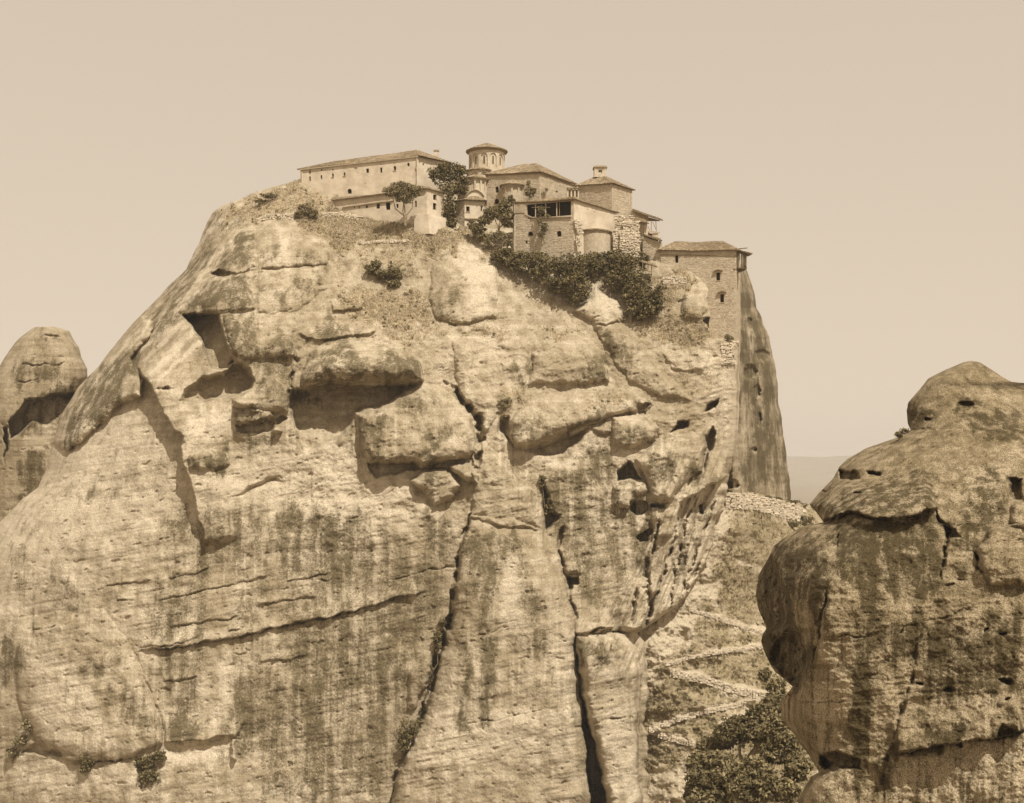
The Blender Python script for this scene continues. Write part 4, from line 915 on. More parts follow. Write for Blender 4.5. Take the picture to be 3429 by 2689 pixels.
def cone_roof(parent, c, r, ze, zt, rows=8, a0=0, a1=2 * math.pi, name='roof'):
    n = max(6, int(abs(a1 - a0) * r / .30)); m = MB(); r_ = random.Random(int(c[0] * 10))
    P = lambda a, t, dz=0: (c[0] + r * (1 - t) * math.cos(a), c[1] + r * (1 - t) * math.sin(a), ze + (zt - ze) * (max(t, 0) ** .92 + min(t, 0)) + dz)
    K = 28
    for k in range(K):
        a, b = a0 + (a1 - a0) * k / K, a0 + (a1 - a0) * (k + 1) / K
        for t in range(4): m.poly([P(a, t / 4), P(b, t / 4), P(b, (t + 1) / 4), P(a, (t + 1) / 4)])
        m.poly([P(a, 0), P(b, 0), P(b, 0, -.14), P(a, 0, -.14)]); m.poly([P(a, 0, -.14), P(b, 0, -.14), P(b, .25, -.14), P(a, .25, -.14)])
    ro = m.build(name, M['wood'], parent); tl = MB()
    for q in range(rows):
        ta, tb = q / rows, min((q + 1.2) / rows, .995)
        cnt = max(4, int(n * (1 - ta)))
        for k in range(cnt):
            a = a0 + (a1 - a0) * (k + .5 + r_.uniform(-.1, .1)) / cnt; w = (a1 - a0) / cnt * .5; l = .05 + r_.uniform(0, .03); tn = r_.uniform(-.3, .25); e = r_.uniform(-.01, .012)
            q0 = [P(a - w, ta - .02 + e, l - .03), P(a - w * .5, ta - .02 + e, l + .07), P(a + w * .5, ta - .02 + e, l + .07), P(a + w, ta - .02 + e, l - .03)]
            q1 = [P(a - w, tb, .0), P(a - w * .5, tb, .06), P(a + w * .5, tb, .06), P(a + w, tb, .0)]
            for i in range(3): tl.poly([q0[i], q0[i + 1], q1[i + 1], q1[i]], tn)
            tl.poly(q0, tn)
    tag(tl.build('tiles', M['tile'], ro), kind='stuff')
    return ro

def round_wall(parent, c, r, z0, z1, mat, bays, a0=0, a1=2 * math.pi, nz0=.25, nz1=.85, rec=.22, win=True, name='wall', winw=.34):
    """a round wall with blind arches; each bay is recessed and holds a slit"""
    m = MB(); per = 8; n = bays * per
    H = z1 - z0
    def P(a, z, dep=0): return (c[0] + (r - dep) * math.cos(a), c[1] + (r - dep) * math.sin(a), z)
    zb, zt_ = z0 + H * nz0, z0 + H * nz1
    for k in range(n):
        a, b = a0 + (a1 - a0) * k / n, a0 + (a1 - a0) * (k + 1) / n; j = k % per
        m.poly([P(a, z0), P(b, z0), P(b, zb), P(a, zb)])
        if j in (0, per - 1): m.poly([P(a, zb), P(b, zb), P(b, z1), P(a, z1)]); continue
        ar = lambda x: zt_ - (zt_ - zb) * .24 * (1 - math.sqrt(max(0, 1 - ((x - per / 2) / (per / 2 - 1)) ** 2)))
        za, zc = ar(j), ar(j + 1)
        m.poly([P(a, zb, rec), P(b, zb, rec), P(b, zc, rec), P(a, za, rec)]); m.poly([P(a, za), P(b, zc), P(b, z1), P(a, z1)])
        m.poly([P(a, za, rec), P(b, zc, rec), P(b, zc), P(a, za)]); m.poly([P(a, zb), P(b, zb), P(b, zb, rec), P(a, zb, rec)])
        if j == 1: m.poly([P(a, zb), P(a, zb, rec), P(a, za, rec), P(a, za)])
        if j == per - 2: m.poly([P(b, zb), P(b, zc), P(b, zc, rec), P(b, zb, rec)])
    w_ = m.build(name, mat, parent)
    for k in range(bays):
        if not win: break
        a = a0 + (a1 - a0) * (k + .5) / bays
        if math.sin(a) > .45: continue
        h = winw / 2 / r; zs, ze = zb + (zt_ - zb) * .25, zb + (zt_ - zb) * .8
        q = MB()
        for (x, y) in ((-1, -.6), (.6, 1)): q.poly([P(a + x * h * 1.3, zs, rec - .05), P(a + y * h * 1.3, zs, rec - .05), P(a + y * h * 1.3, ze, rec - .05), P(a + x * h * 1.3, ze, rec - .05)])
        q.poly([P(a - h * 1.3, ze, rec - .05), P(a + h * 1.3, ze, rec - .05), P(a + h, ze + .1, rec - .05), P(a - h, ze + .1, rec - .05)])
        fr = q.build('window', M['stonewall'], parent)
        g = MB(); g.poly([P(a - h * .8, zs, rec - .02), P(a + h * .8, zs, rec - .02), P(a + h * .8, ze, rec - .02), P(a, ze + .12, rec - .02), P(a - h * .8, ze, rec - .02)]); g.build('pane', M['dark'], fr)
    return w_

def eave_board(parent, a, b, h=.16, name='cornice'):
    m = MB(); m.bar(a, b, .2, h); return m.build(name, M['palewood'], parent)

# ------------------------------------------------------------------ the long dormitory block
FL, FR, BR = C(1006, 228), C(1399, 222), C(1501, 228); BL = FL + (BR - FR)
zc = (Z(567, 228), Z(523, 222), Z(545, 228), Z(567, 228) + .3)
zb = Z(735, 222)
A_ = empty('dormitory_building', V3((FL + FR) / 2, zb), 'long pale plastered dormitory block with two rows of small windows and a hipped tile roof', 'building')
q1 = crop(950, 440, 3.63)
def op(cr, lst):
    out = []
    for o in lst:
        (x, y), = cr([(o[0], o[1])]); s = {id(q1): 3.63}.get(id(cr), 3.63); out.append((x, y, o[2] / s, o[3] / s) + tuple(o[4:]))
    return out
front = op(q1, [(318, 495, 20, 42), (460, 468, 17, 20), (597, 466, 15, 18), (740, 441, 22, 22, False, 'blocked'), (1182, 388, 26, 34), (1342, 380, 22, 24),
                (318, 575, 20, 58), (458, 556, 20, 52, True), (597, 532, 23, 44, True, 'sill'), (738, 518, 23, 42, True, 'sill'), (875, 478, 36, 78, False, 'blocked'), (1018, 478, 34, 54), (1184, 470, 26, 62), (1350, 446, 30, 54, True, 'sill'), (1515, 402, 28, 42, True), (800, 727, 52, 62, True), (996, 632, 9, 9)])
wall(A_, FL, FR, zb, zc[0], zc[1], M['plaster'], front)
wall(A_, FR, BR, zb, zc[1], zc[2], M['plaster'], op(q1, [(1605, 442, 22, 26), (1697, 400, 18, 28)]))
wall(A_, BR, BL, zb, zc[2], zc[3], M['plaster']); wall(A_, BL, FL, zb, zc[3], zc[0], M['plaster'])
fd = (FR - FL) / np.linalg.norm(FR - FL); sd_ = (BR - FR)
r0 = V3(FL + fd * 4 + sd_ * .5, Z(540, 230)); r1 = V3(FR - fd * 3.2 + sd_ * .5, Z(503, 226))
hip_roof(A_, FL, FR, BR, BL, zc, r0, r1, .45, .1, 11)
eave_board(A_, V3(FL - fd * .1, zc[0] - .12) + np.array((0, -.2, 0)), V3(FR + fd * .1, zc[1] - .12) + np.array((0, -.2, 0)))
m = MB(); x, y, z0 = at(1461, 532, 227.3); z1 = Z(503, 227.3)
m.box(x - .38, x + .38, y - .3, y + .3, z0 - 1.2, z1 - .2); ch = m.build('chimney', M['stonewall'], A_)
m = MB(); m.box(x - .5, x + .5, y - .42, y + .42, z1 - .2, z1 + .02); m.build('chimney_cap', M['tile'], ch)

# ------------------------------------------------------------------ the low wing in front of it
FL, FR, BR = C(1112, 222.6), C(1430, 217), C(1486, 220); BL = FL + (BR - FR)
zc = (Z(672, 222.6), Z(632, 217), Z(645, 220), Z(668, 224))
zb = Z(770, 217)
B_ = empty('low_wing_building', V3((FL + FR) / 2, zb), 'low pale wing with square openings under the dormitory, behind the small round tree', 'building')
w1 = op(q1, [(760, 806, 16, 18), (845, 802, 26, 22), (955, 790, 26, 22), (1040, 770, 22, 22), (1150, 750, 22, 22), (1010, 916, 24, 36), (1147, 908, 42, 62), (1268, 908, 54, 92), (1382, 905, 26, 50), (1605, 882, 24, 80), (1605, 790, 20, 40), (860, 925, 14, 20), (920, 922, 14, 22)])
wall(B_, FL, FR, zb, zc[0], zc[1], M['plaster'], w1)
wall(B_, FR, BR, zb, zc[1], zc[2], M['plaster'], op(q1, [(1838, 802, 42, 66), (1836, 912, 42, 82)]))
wall(B_, BR, BL, zb, zc[2], zc[3], M['plaster']); wall(B_, BL, FL, zb, zc[3], zc[0], M['plaster'])
up = np.array((0, 0, .55)); sdn = (BR - FR)
o_ = lambda p, z: V3(p, z)
nf = np.array((fd[1], -fd[0])) * .45
roof(B_, o_(FL + nf, zc[0]), o_(FR + nf, zc[1]), o_(BR, zc[2] + .35), o_(BL, zc[0] + .5), .06, seed=31, pitch=.34)
roof(B_, o_(FR + nf, zc[1] - .02), o_(BR + np.array((.45, -.2)), zc[2] - .1), o_(BR + np.array((-1.5, .6)), zc[2] + .75), o_(FR + np.array((-1.0, 1.0)), zc[1] + .75), .0, seed=33)
m = MB(); a = hit(FL, (FR - FL) / np.linalg.norm(FR - FL), 1148, 697); b = hit(FL, (FR - FL) / np.linalg.norm(FR - FL), 1318, 674)
dd = (FR - FL) / np.linalg.norm(FR - FL); nn2 = np.array((dd[1], -dd[0])) * .12
m.bar(V3(FL + dd * a[0] + nn2, a[1] + .1), V3(FL + dd * b[0] + nn2, b[1] + .1), .3, .14); m.build('ledge', M['tile'], B_)
m = MB(); p0, p1, p2 = C(1388, 216.8), C(1434, 215.6), C(1503, 219.6)
zt0 = Z(722, 216)
n_a = np.array((-.2, -1.)); n_b = np.array((.5, -.85)); n_c = np.array((.85, -.5))
ring = [(p0, n_a), (p1, n_b), (p2, n_c)]
for (a, na), (b, nb_) in zip(ring, ring[1:]):
    lo_a, lo_b = a + na * .55, b + nb_ * .55
    m.poly([V3(lo_a, zb - 1), V3(lo_b, zb - 1), V3(b, zt0 + .2), V3(a, zt0 + .2)])
    m.poly([V3(a, zt0 + .2), V3(b, zt0 + .2), V3(b - nb_ * 1.2, zt0 + .32), V3(a - na * 1.2, zt0 + .32)])
m.build('plinth', M['plaster'], B_)

# ------------------------------------------------------------------ the church
q2 = crop(1480, 440, 3.63)
FL, FR, BR = C(1626, 226), C(1808, 222), C(1932, 231); BL = FL + (BR - FR)
zc = (Z(585, 226), Z(577, 222), Z(620, 231), Z(600, 235))
zb = Z(745, 222)
K_ = empty('church', V3((FL + FR) / 2, zb), 'stone church with a round arcaded drum, conical dome roof and hipped nave', 'church')
wall(K_, FL, FR, zb, zc[0], zc[1], M['mortar'], op(q2, [(668, 707, 42, 78, True), (665, 850, 54, 62, True, 'sill')]), stones=.34, zcut=Z(715, 222))
wall(K_, FR, BR, zb, zc[1], zc[2], M['mortar'], op(q2, [(1398, 730, 24, 28, True)]), stones=.34, zcut=Z(715, 222))
wall(K_, BR, BL, zb, zc[2], zc[3], M['mortar']); wall(K_, BL, FL, zb, zc[3], zc[0], M['mortar'])
cc = (FL + FR + BR + BL) / 4; fd = (FR - FL) / np.linalg.norm(FR - FL)
hip_roof(K_, FL, FR, BR, BL, zc, V3(cc - fd * 1.6, Z(547, 228.5)), V3(cc + fd * .9, Z(549, 228.5)), .4, .08, 41)
sdv = (BR - FR) / np.linalg.norm(BR - FR)
m = MB(); m.bar(V3(FL, zc[0] - .15) + np.array((0, -.12, 0)), V3(FR, zc[1] - .15) + np.array((0, -.12, 0)), .25, .22); m.bar(V3(FR, zc[1] - .15) + np.array((.12, -.05, 0)), V3(BR, zc[2] - .15) + np.array((.12, -.05, 0)), .25, .22); m.build('cornice', M['wood'], K_)
# side choir apse on the front wall
dd = (FR - FL) / np.linalg.norm(FR - FL); u, _ = hit(FL, dd, 1717, 650); pc = FL + dd * u; an = math.atan2(-dd[0], dd[1])
round_wall(K_, pc, 2.05, zb, Z(612, 221.5), M['mortar'], 5, an - math.pi / 2, an + math.pi / 2, .78, .93, .22, False, 'apse_wall')
cone_roof(K_, pc, 2.4, Z(612, 221.2), Z(596, 223), 5, an - math.pi / 2, an + math.pi / 2, 'apse_roof')
# the drum and its base
dc = C(1630, 231)
round_wall(K_, dc, 3.36, Z(600, 231), Z(511, 231), M['stonewall'], 12, .13, 2 * math.pi + .13, .30, .84, .20, True, 'drum', .34)
cone_roof(K_, dc, 3.85, Z(510, 231) + .05, Z(480, 231), 9, name='dome_roof')
m = MB()
for k in range(36):
    a, b = 2 * math.pi * k / 36, 2 * math.pi * (k + 1) / 36
    f1 = lambda t, r, z: (dc[0] + r * math.cos(t), dc[1] + r * math.sin(t), z)
    m.poly([f1(a, 3.38, Z(516, 231)), f1(b, 3.38, Z(516, 231)), f1(b, 3.7, Z(510, 231)), f1(a, 3.7, Z(510, 231))])
m.build('drum_cornice', M['wood'], K_)
# conch and east apse on the left, half hidden by trees
e1 = C(1607, 229.4); round_wall(K_, e1, 2.45, zb, Z(575, 229), M['stonewall'], 8, 0, 2 * math.pi, .82, .95, .2, False, 'conch_wall'); cone_roof(K_, e1, 2.75, Z(575, 229), Z(560, 230), 6, name='conch_roof')
e2 = C(1592, 225.6); round_wall(K_, e2, 2.1, zb, Z(600, 225), M['stonewall'], 6, -math.pi * 1.02, .06, .72, .97, .26, False, 'apse_wall'); cone_roof(K_, e2, 2.4, Z(600, 225), Z(586, 226), 5, name='apse_roof')
# chimney like bell niche between church and refectory
m = MB(); c0 = C(1919, 221.5); zt0, zb0 = Z(634, 221.5), Z(668, 221.5)
for sx in (-.95, -.32, .32, .95): m.box(c0[0] + sx - .13, c0[0] + sx + .13, c0[1] - .3, c0[1] + .6, zb0, zt0)
m.box(c0[0] - 1.05, c0[0] + 1.05, c0[1] - .28, c0[1] + .62, zb0 - 3.5, zb0 + .35); m.box(c0[0] - .8, c0[0] + .8, c0[1] + .3, c0[1] + .5, zb0, zt0 - .02)
m.build('turret', M['stonewall'], K_)
roof(K_, (c0[0] - 1.2, c0[1] - .5, zt0), (c0[0] + 1.2, c0[1] - .5, zt0), (c0[0] + 1.0, c0[1] + .7, zt0 + .45), (c0[0] - 1.0, c0[1] + .7, zt0 + .45), .04, 'turret_roof', seed=55)

# ------------------------------------------------------------------ little porch house left of the church
FL, FM_, FR = C(1527, 221.6), C(1556, 220.2), C(1622, 221.2); zc0 = Z(673, 221); zb = Z(785, 220)
P_ = empty('porch_house', V3(FM_, zb), 'small two storey porch house with a gabled tile roof beside the church apse', 'building')
wall(P_, FL, FM_, zb, zc0, zc0, M['mortar'], stones=.34, zcut=Z(770, 221))
wall(P_, FM_, FR, zb, zc0, zc0, M['plaster'], op(q2, [(315, 945, 44, 66, False, 'sill'), (487, 938, 34, 60)]))
BRp, BLp = FR + np.array((.3, 4.2)), FL + np.array((.8, 4.0))
wall(P_, FR, BRp, zb, zc0, zc0, M['plaster']); wall(P_, BLp, FL, zb, zc0, zc0, M['mortar'])
u0 = Z(640, 222)
e = [V3(FL + np.array((-.45, -.3)), zc0), V3(FM_ + np.array((-.1, -.55)), zc0), V3(FR + np.array((.35, -.5)), zc0 + .05), V3(BRp, zc0 + .1), V3(BLp + np.array((-.4, 0)), zc0)]
ap = V3(C(1590, 223.2), Z(655, 223))
roof(P_, e[0], e[1], ap, ap, .0, seed=61); roof(P_, e[1], e[2], ap, ap, .04, seed=62); roof(P_, e[2], e[3], ap, ap, 0, seed=63); roof(P_, e[4], e[0], ap, ap, 0, seed=64)
m = MB(); g0, g1, gt = C(1560, 222.6), C(1624, 223), C(1598, 222.8)
pr = [V3(g0, zc0 + .1), V3(g1, zc0 + .1)] + [V3(g1 + (g0 - g1) * t, Z(673, 222.8) + .1 + 1.75 * math.sin(math.pi * (t * .9 + .05)) ** .7) for t in np.linspace(.04, .96, 9)]
m.poly(pr); bk = [p + np.array((0, 1.2, 0)) for p in pr]
m.poly(bk[::-1])
for i in range(2, len(pr) - 1): m.poly([pr[i], bk[i], bk[i + 1], pr[i + 1]])
m.build('gable', M['plaster'], P_)
m = MB()
for i in range(2, len(pr) - 1):
    a, b = pr[i] + np.array((0, -.25, .05)), pr[i + 1] + np.array((0, -.25, .05)); m.poly([a, b, b + np.array((0, 1.6, 0)), a + np.array((0, 1.6, 0))]); m.poly([a, b, b + np.array((0, 0, .14)), a + np.array((0, 0, .14))]); m.poly([a + np.array((0, 0, .14)), b + np.array((0, 0, .14)), b + np.array((0, 1.6, .14)), a + np.array((0, 1.6, .14))])
m.build('gable_coping', M['tile'], P_)
m = MB(); m.bar(V3(FM_ + np.array((0, -.1)), Z(732, 220.3)), V3(FR + np.array((0, -.1)), Z(733, 221.2)), .3, .16); m.build('ledge', M['palewood'], P_)

# ------------------------------------------------------------------ refectory with the roof lantern
q3 = crop(1650, 540, 3.63)
FL, FR, BR = C(1936, 223), C(2050, 219.6), C(2117, 224); BL = FL + (BR - FR)
zc = (Z(622, 223), Z(615, 219.6), Z(637, 224), Z(640, 227)); zb = Z(800, 219)
R_ = empty('refectory', V3((FL + FR) / 2, zb), 'square stone refectory with a hipped tile roof carrying a small open lantern', 'building')
wall(R_, FL, FR, zb, zc[0], zc[1], M['mortar'], op(q3, [(1262, 382, 11, 11, False), (1410, 455, 11, 11, False)]), stones=.29, zcut=Z(790, 221))
wall(R_, FR, BR, zb, zc[1], zc[2], M['mortar'], stones=.29, zcut=Z(790, 221))
wall(R_, BR, BL, zb, zc[2], zc[3], M['mortar']); wall(R_, BL, FL, zb, zc[3], zc[0], M['mortar'])
ap2 = C(2009, 224.5); fd2 = (FR - FL) / np.linalg.norm(FR - FL)
hip_roof(R_, FL, FR, BR, BL, zc, V3(ap2 - fd2 * .7, Z(589, 224.5)), V3(ap2 + fd2 * .7, Z(589, 224.5)), .42, .06, 71)
m = MB(); x, y = ap2; z0, z1 = Z(597, 224.5), Z(565, 224.5); h = .88
for sx in (-1, 1):
    for sy in (-1, 1): m.box(x + sx * h - .2, x + sx * h + .2, y + sy * h - .2, y + sy * h + .2, z0, z1)
for sy in (-1, 1):
    m.box(x - h, x + h, y + sy * h - .15, y + sy * h + .15, z0, z0 + .62); m.box(x - h, x + h, y + sy * h - .15, y + sy * h + .15, z1 - .42, z1)
    for sx in (-1, 1): m.box(x + sx * .52 - .18, x + sx * .52 + .18, y + sy * h - .14, y + sy * h + .14, z0 + .6, z1 - .4)
for sx in (-1, 1): m.box(x + sx * h - .15, x + sx * h + .15, y - h, y + h, z0, z0 + .62)
lt = m.build('lantern', M['stonewall'], R_)
m = MB(); m.box(x - h - .38, x + h + .38, y - h - .38, y + h + .38, z1, z1 + .18); m.box(x - h - .15, x + h + .15, y - h - .15, y + h + .15, z1 + .18, z1 + .34); m.build('lantern_cap', M['tile'], lt)

# ------------------------------------------------------------------ gallery house in front
FL, FR, BR = C(1717, 217), C(1922, 212.6), C(2066, 219); BL = FL + (BR - FR)
zc = (Z(679, 217), Z(668, 212.6), Z(713, 219), Z(690, 222)); zb = Z(880, 212)
G_ = empty('gallery_house', V3((FL + FR) / 2, zb), 'rough stone house with a dark open timber gallery above two arched windows', 'building')
wall(G_, FL, FR, zb, zc[0], zc[1], M['mortar'],
     [(1838, 702.5, 148, 48, False, 'open'), (1776, 783, 17, 15, True), (1872, 783, 16, 20, True), (1763, 811, 7, 9)], stones=.36, zcut=Z(845, 214))
wall(G_, FR, BR, zb, zc[1], zc[2], M['plaster'], op(q3, [(1155, 583, 12, 10), (1237, 616, 10, 10)]))
wall(G_, BR, BL, zb, zc[2], zc[3], M['mortar']); wall(G_, BL, FL, zb, zc[3], zc[0], M['mortar'])
cc = (FL + FR + BR + BL) / 4; fd3 = (FR - FL) / np.linalg.norm(FR - FL)
hip_roof(G_, FL, FR, BR, BL, zc, V3(cc - fd3 * 2, Z(668, 219) + .2), V3(cc + fd3 * 1.5, Z(668, 219) + .1), .35, .14, 81)
nG = np.array((fd3[1], -fd3[0]))
def onG(px, py, out=0.0):
    u, z = hit(FL, fd3, px, py); p = FL + fd3 * u + nG * out; return V3(p, z)
m = MB(); m.poly([onG(1752, 732, -1.5), onG(1918, 732, -1.5), onG(1918, 664, -1.5), onG(1752, 664, -1.5)]); m.poly([onG(1752, 732, -1.5), onG(1918, 732, -1.5), onG(1918, 731, -.46), onG(1752, 731, -.46)]); m.poly([onG(1917, 732, -1.5), onG(1917, 664, -1.5), onG(1917, 664, -.46), onG(1917, 732, -.46)]); m.build('gallery_shade_lining', M['dark'], G_)  # lining added to blacken the opening; gallery shade put into its colour
for px in (1792, 1826, 1863, 1872):
    m = MB(); m.bar(onG(px, 727, -.2), onG(px, 678, -.2), .17 if px != 1872 else .1); m.build('post', M['palewood'] if px != 1872 else M['wood'], G_)
m = MB(); m.bar(onG(1779, 694, -.1), onG(1841, 694, -.1), .09); m.build('rail', M['palewood'], G_)
m = MB(); m.bar(onG(1757, 716, .06), onG(1781, 728, .06), .2); m.poly([onG(1755, 712, .04), onG(1755, 729, .04), onG(1783, 729, .04)]); m.build('brace', M['palewood'], G_)
m = MB(); m.bar(onG(1780, 728.5, .12), onG(1914, 726.5, .12), .3, .14); m.build('sill_beam', M['palewood'], G_)
m = MB(); m.bar(onG(1717, 680, .05), onG(1920, 672, .05), .22, .22); m.build('lintel_beam', M['wood'], G_)
for i in range(6):
    p0 = 1721 + i * 6.2
    if i == 2:
        m = MB(); m.hexa([onG(p0, 713, .02), onG(p0 + 5.6, 713, .02), onG(p0 + 5.6, 713, .12), onG(p0, 713, .12), onG(p0, 700, .02), onG(p0 + 5.6, 700, .02), onG(p0 + 5.6, 700, .12), onG(p0, 700, .12)]); m.build('plank', M['palewood'], G_); continue
    m = MB(); m.hexa([onG(p0, 713, .02), onG(p0 + 5.6, 713, .02), onG(p0 + 5.6, 713, .12 + .02 * (i % 2)), onG(p0, 713, .12), onG(p0, 683, .02), onG(p0 + 5.6, 683, .02), onG(p0 + 5.6, 683, .12 + .02 * (i % 2)), onG(p0, 683, .12)]); m.build('plank', M['palewood'], G_)
m = MB(); m.poly([onG(1739, 695, .05), onG(1744, 695, .05), onG(1744, 686, .05), onG(1739, 686, .05)]); m.build('pane', M['dark'], G_)
# low round store against the side wall
sdv = (BR - FR) / np.linalg.norm(BR - FR); u, _ = hit(FR, sdv, 1990, 800); pc = FR + sdv * u
an = math.atan2(-sdv[0], sdv[1])
S_ = empty('round_store', V3(pc, Z(880, 214)), 'low curved stone store with a tiled coping against the gallery house side', 'building')
round_wall(S_, pc + np.array((0, .6)), 2.9, Z(880, 214), Z(768, 213), M['mortar'], 6, an - math.pi * .55, an + math.pi * .55, .9, .97, .1, False)
cone_roof(S_, pc + np.array((0, .6)), 3.15, Z(768, 213), Z(758, 214), 5, an - math.pi * .5, an + math.pi * .5)

# ruined stepped masonry beside it
_stone_meshes = []
def stone_mesh(i):
    """a few rough quarry stones of unit size that every wall shares"""
    while len(_stone_meshes) < 14:
        r_ = random.Random(300 + len(_stone_meshes)); m = MB(); j = lambda: r_.uniform(-.08, .08)
        m.hexa([(j(), j(), j()), (1 + j(), j(), j()), (1 + j(), 1, j()), (j(), 1, j()), (.06 + j(), .07 + j(), 1 + j()), (.94 + j(), .07 + j(), 1 + j()), (.96, 1, 1), (.04, 1, 1)], r_.uniform(-.2, .16))
        me = bpy.data.meshes.new('stone'); me.from_pydata(m.v, [], m.f)
        at_ = me.attributes.new('tint', 'FLOAT', 'FACE'); at_.data.foreach_set('value', np.array(m.t, dtype=np.float32))
        me.materials.append(M['stonewall']); _stone_meshes.append(me)
    return _stone_meshes[i % 14]
def rubble(name, label, cat, cols, seed, mat='stonewall', s=.5, group=None, single=70):
    """irregular stones laid up along a line of (px, py_top, py_bottom, Y, width px); the largest are parts of their own"""
    r_ = random.Random(seed); st = []
    for (px, pt, pb, Y_, w) in cols:
        k = Y_ / FPX; z = Z(pb, Y_); zt_ = Z(pt, Y_); hw = w * k / 2; x0 = (px - CX) * k
        while z < zt_:
            h = s * r_.uniform(.35, .65); x = x0 - hw + r_.uniform(-.1, .1)
            while x < x0 + hw:
                wd = s * r_.uniform(.6, 1.5); st.append((x, Y_ + r_.uniform(-.10, .10), z, wd, r_.uniform(.35, .6) * s * 2, h)); x += wd
            z += h - .02
    foot = min(st, key=lambda q: q[2])
    root = empty(name, (st[0][0], st[0][1], foot[2]), label, cat, group)
    st.sort(key=lambda q: -q[3] * q[5]); m = MB()
    for i, (x, y, z, wd, dp, h) in enumerate(st):
        if i < single:
            o = bpy.data.objects.new('stone', stone_mesh(seed + i)); COL.objects.link(o)
            o.parent = root; o.location = (x - root.location.x, y - .03 - root.location.y, z - root.location.z); o.scale = (wd - .03, dp, h + .02); continue
        j = lambda: r_.uniform(-.05, .05) * s * 1.6
        m.hexa([(x + j(), y + j(), z + j() * .5), (x + wd - .03 + j(), y + j(), z + j() * .5), (x + wd - .03, y + dp, z), (x, y + dp, z), (x + .03 + j(), y + .04 + j(), z + h + j() * .5), (x + wd - .05 + j(), y + .04 + j(), z + h + j() * .5), (x + wd - .05, y + dp, z + h), (x + .03, y + dp, z + h)], r_.uniform(-.18, .15))
    if m.f: tag(m.build('stone_fill', M[mat], root), kind='stuff')
    return root
rubble('ruined_buttress', 'tall ruined stone buttress between the gallery house and the roofed balcony', 'ruin', [(2090, 722, 850, 216.2, 62), (2112, 742, 850, 215.6, 54), (2075, 770, 860, 214.8, 44), (2105, 780, 860, 214.3, 60)], 5, s=.36)
rubble('broken_wall_edge', 'broken toothed end of masonry running down the gallery house corner', 'wall', [(1931 + t * 8, 735 + t * 24, 755 + t * 24, 212.2, 14) for t in (0, .8, 1.2, 1.0, .6, .3)] + [(1934, 790, 822, 212.1, 12)], 9, s=.34)

# ------------------------------------------------------------------ balcony house and the sheds stepping down to the tower
q4 = crop(2000, 660, 5.445)
def P4(x, y, Y_): (a, b), = q4([(x, y)]); return np.array(at(a, b, Y_))
Bc = empty('balcony_house', np.array(at(2140, 812, 218)), 'stone lean-to house with a dark overhanging roof and a strutted timber balcony', 'building')
A0, A1 = C(2108, 220), C(2166, 218.2)
wall(Bc, A0, A1, Z(840, 219), Z(728, 220), Z(748, 218.2), M['stonewall'], stones=.29, zcut=Z(820, 219))
wall(Bc, A1, A1 + np.array((.6, 5)), Z(840, 219), Z(748, 218.2), Z(735, 222), M['stonewall'])
roof(Bc, P4(560, 388, 218.9), P4(945, 480, 217.4), P4(860, 400, 220.5), P4(560, 345, 221.5), .05, 'lower_roof', seed=91)
roof(Bc, P4(640, 250, 222.5), P4(1200, 425, 219), P4(1090, 375, 224), P4(640, 215, 227), .05, 'upper_roof', seed=92)
m = MB(); m.poly([P4(620, 240, 222.6), P4(620, 345, 222.6), P4(930, 440, 221), P4(930, 345, 221)]); m.poly([P4(860, 350, 221.5), P4(860, 440, 221.5), P4(1150, 440, 221.5), P4(1150, 425, 221.5)]); m.build('loft_boards', M['wood'], Bc)
for a, b, w in (((905, 485), (958, 605), .09), ((985, 450), (985, 610), .12), ((1010, 450), (1068, 590), .09), ((1068, 440), (1078, 625), .12)):
    m = MB(); m.bar(P4(*a, 219.4), P4(*b, 219.4), w); m.build('strut', M['wood'], Bc)
m = MB(); m.hexa([P4(885, 640, 218.9), P4(1140, 665, 218.9), P4(1140, 665, 221), P4(885, 640, 221), P4(885, 600, 218.9), P4(1140, 640, 218.9), P4(1140, 640, 221), P4(885, 600, 221)]); m.build('balcony_floor', M['palewood'], Bc)
wall(Bc, P4(880, 700, 219.3)[:2], P4(1110, 700, 219)[:2], Z(812, 219), Z(781, 219), Z(781, 219), M['plaster'], [(2174, 785, 20, 8)], name='balcony_wall')

Sh = empty('stone_shed', np.array(at(2186, 880, 216.5)), 'stone shed with a slanting roof stepping down to the tall tower', 'shed')
A0, A1 = C(2152, 217), C(2216, 215.8)
wall(Sh, A0, A1, Z(900, 216), Z(792, 217), Z(812, 215.8), M['mortar'], stones=.4, zcut=Z(890, 216))
wall(Sh, A1, A1 + np.array((.5, 4)), Z(900, 216), Z(812, 215.8), Z(800, 219.8), M['mortar'])
roof(Sh, P4(862, 700, 216.6), P4(1185, 800, 215.2), P4(1150, 760, 218.8), P4(850, 665, 219.5), .04, seed=95)

Hu = empty('timber_hut', np.array(at(2172, 912, 213.2)), 'tiny open timber hut with a slanting roof among the dark bushes', 'shed')
roof(Hu, P4(770, 1170, 212.4), P4(1090, 1275, 211.8), P4(1060, 1235, 213.6), P4(820, 1150, 214), .03, seed=97)
for x, y0, y1 in ((830, 1190, 1310), (925, 1230, 1330), (990, 1260, 1360)):
    m = MB(); m.bar(P4(x, y0, 212.3), P4(x, y1 + 30, 212.3), .12); m.build('post', M['wood'], Hu)
m = MB(); m.bar(P4(800, 1310, 212.25), P4(1000, 1362, 212.25), .1); m.build('rail', M['wood'], Hu)
m = MB(); m.hexa([P4(770, 1310, 212.6), P4(865, 1325, 212.6), P4(865, 1325, 213.6), P4(770, 1310, 213.6), P4(770, 1185, 212.6), P4(865, 1215, 212.6), P4(865, 1215, 213.6), P4(770, 1185, 213.6)]); m.build('wall', M['dark'], Hu)

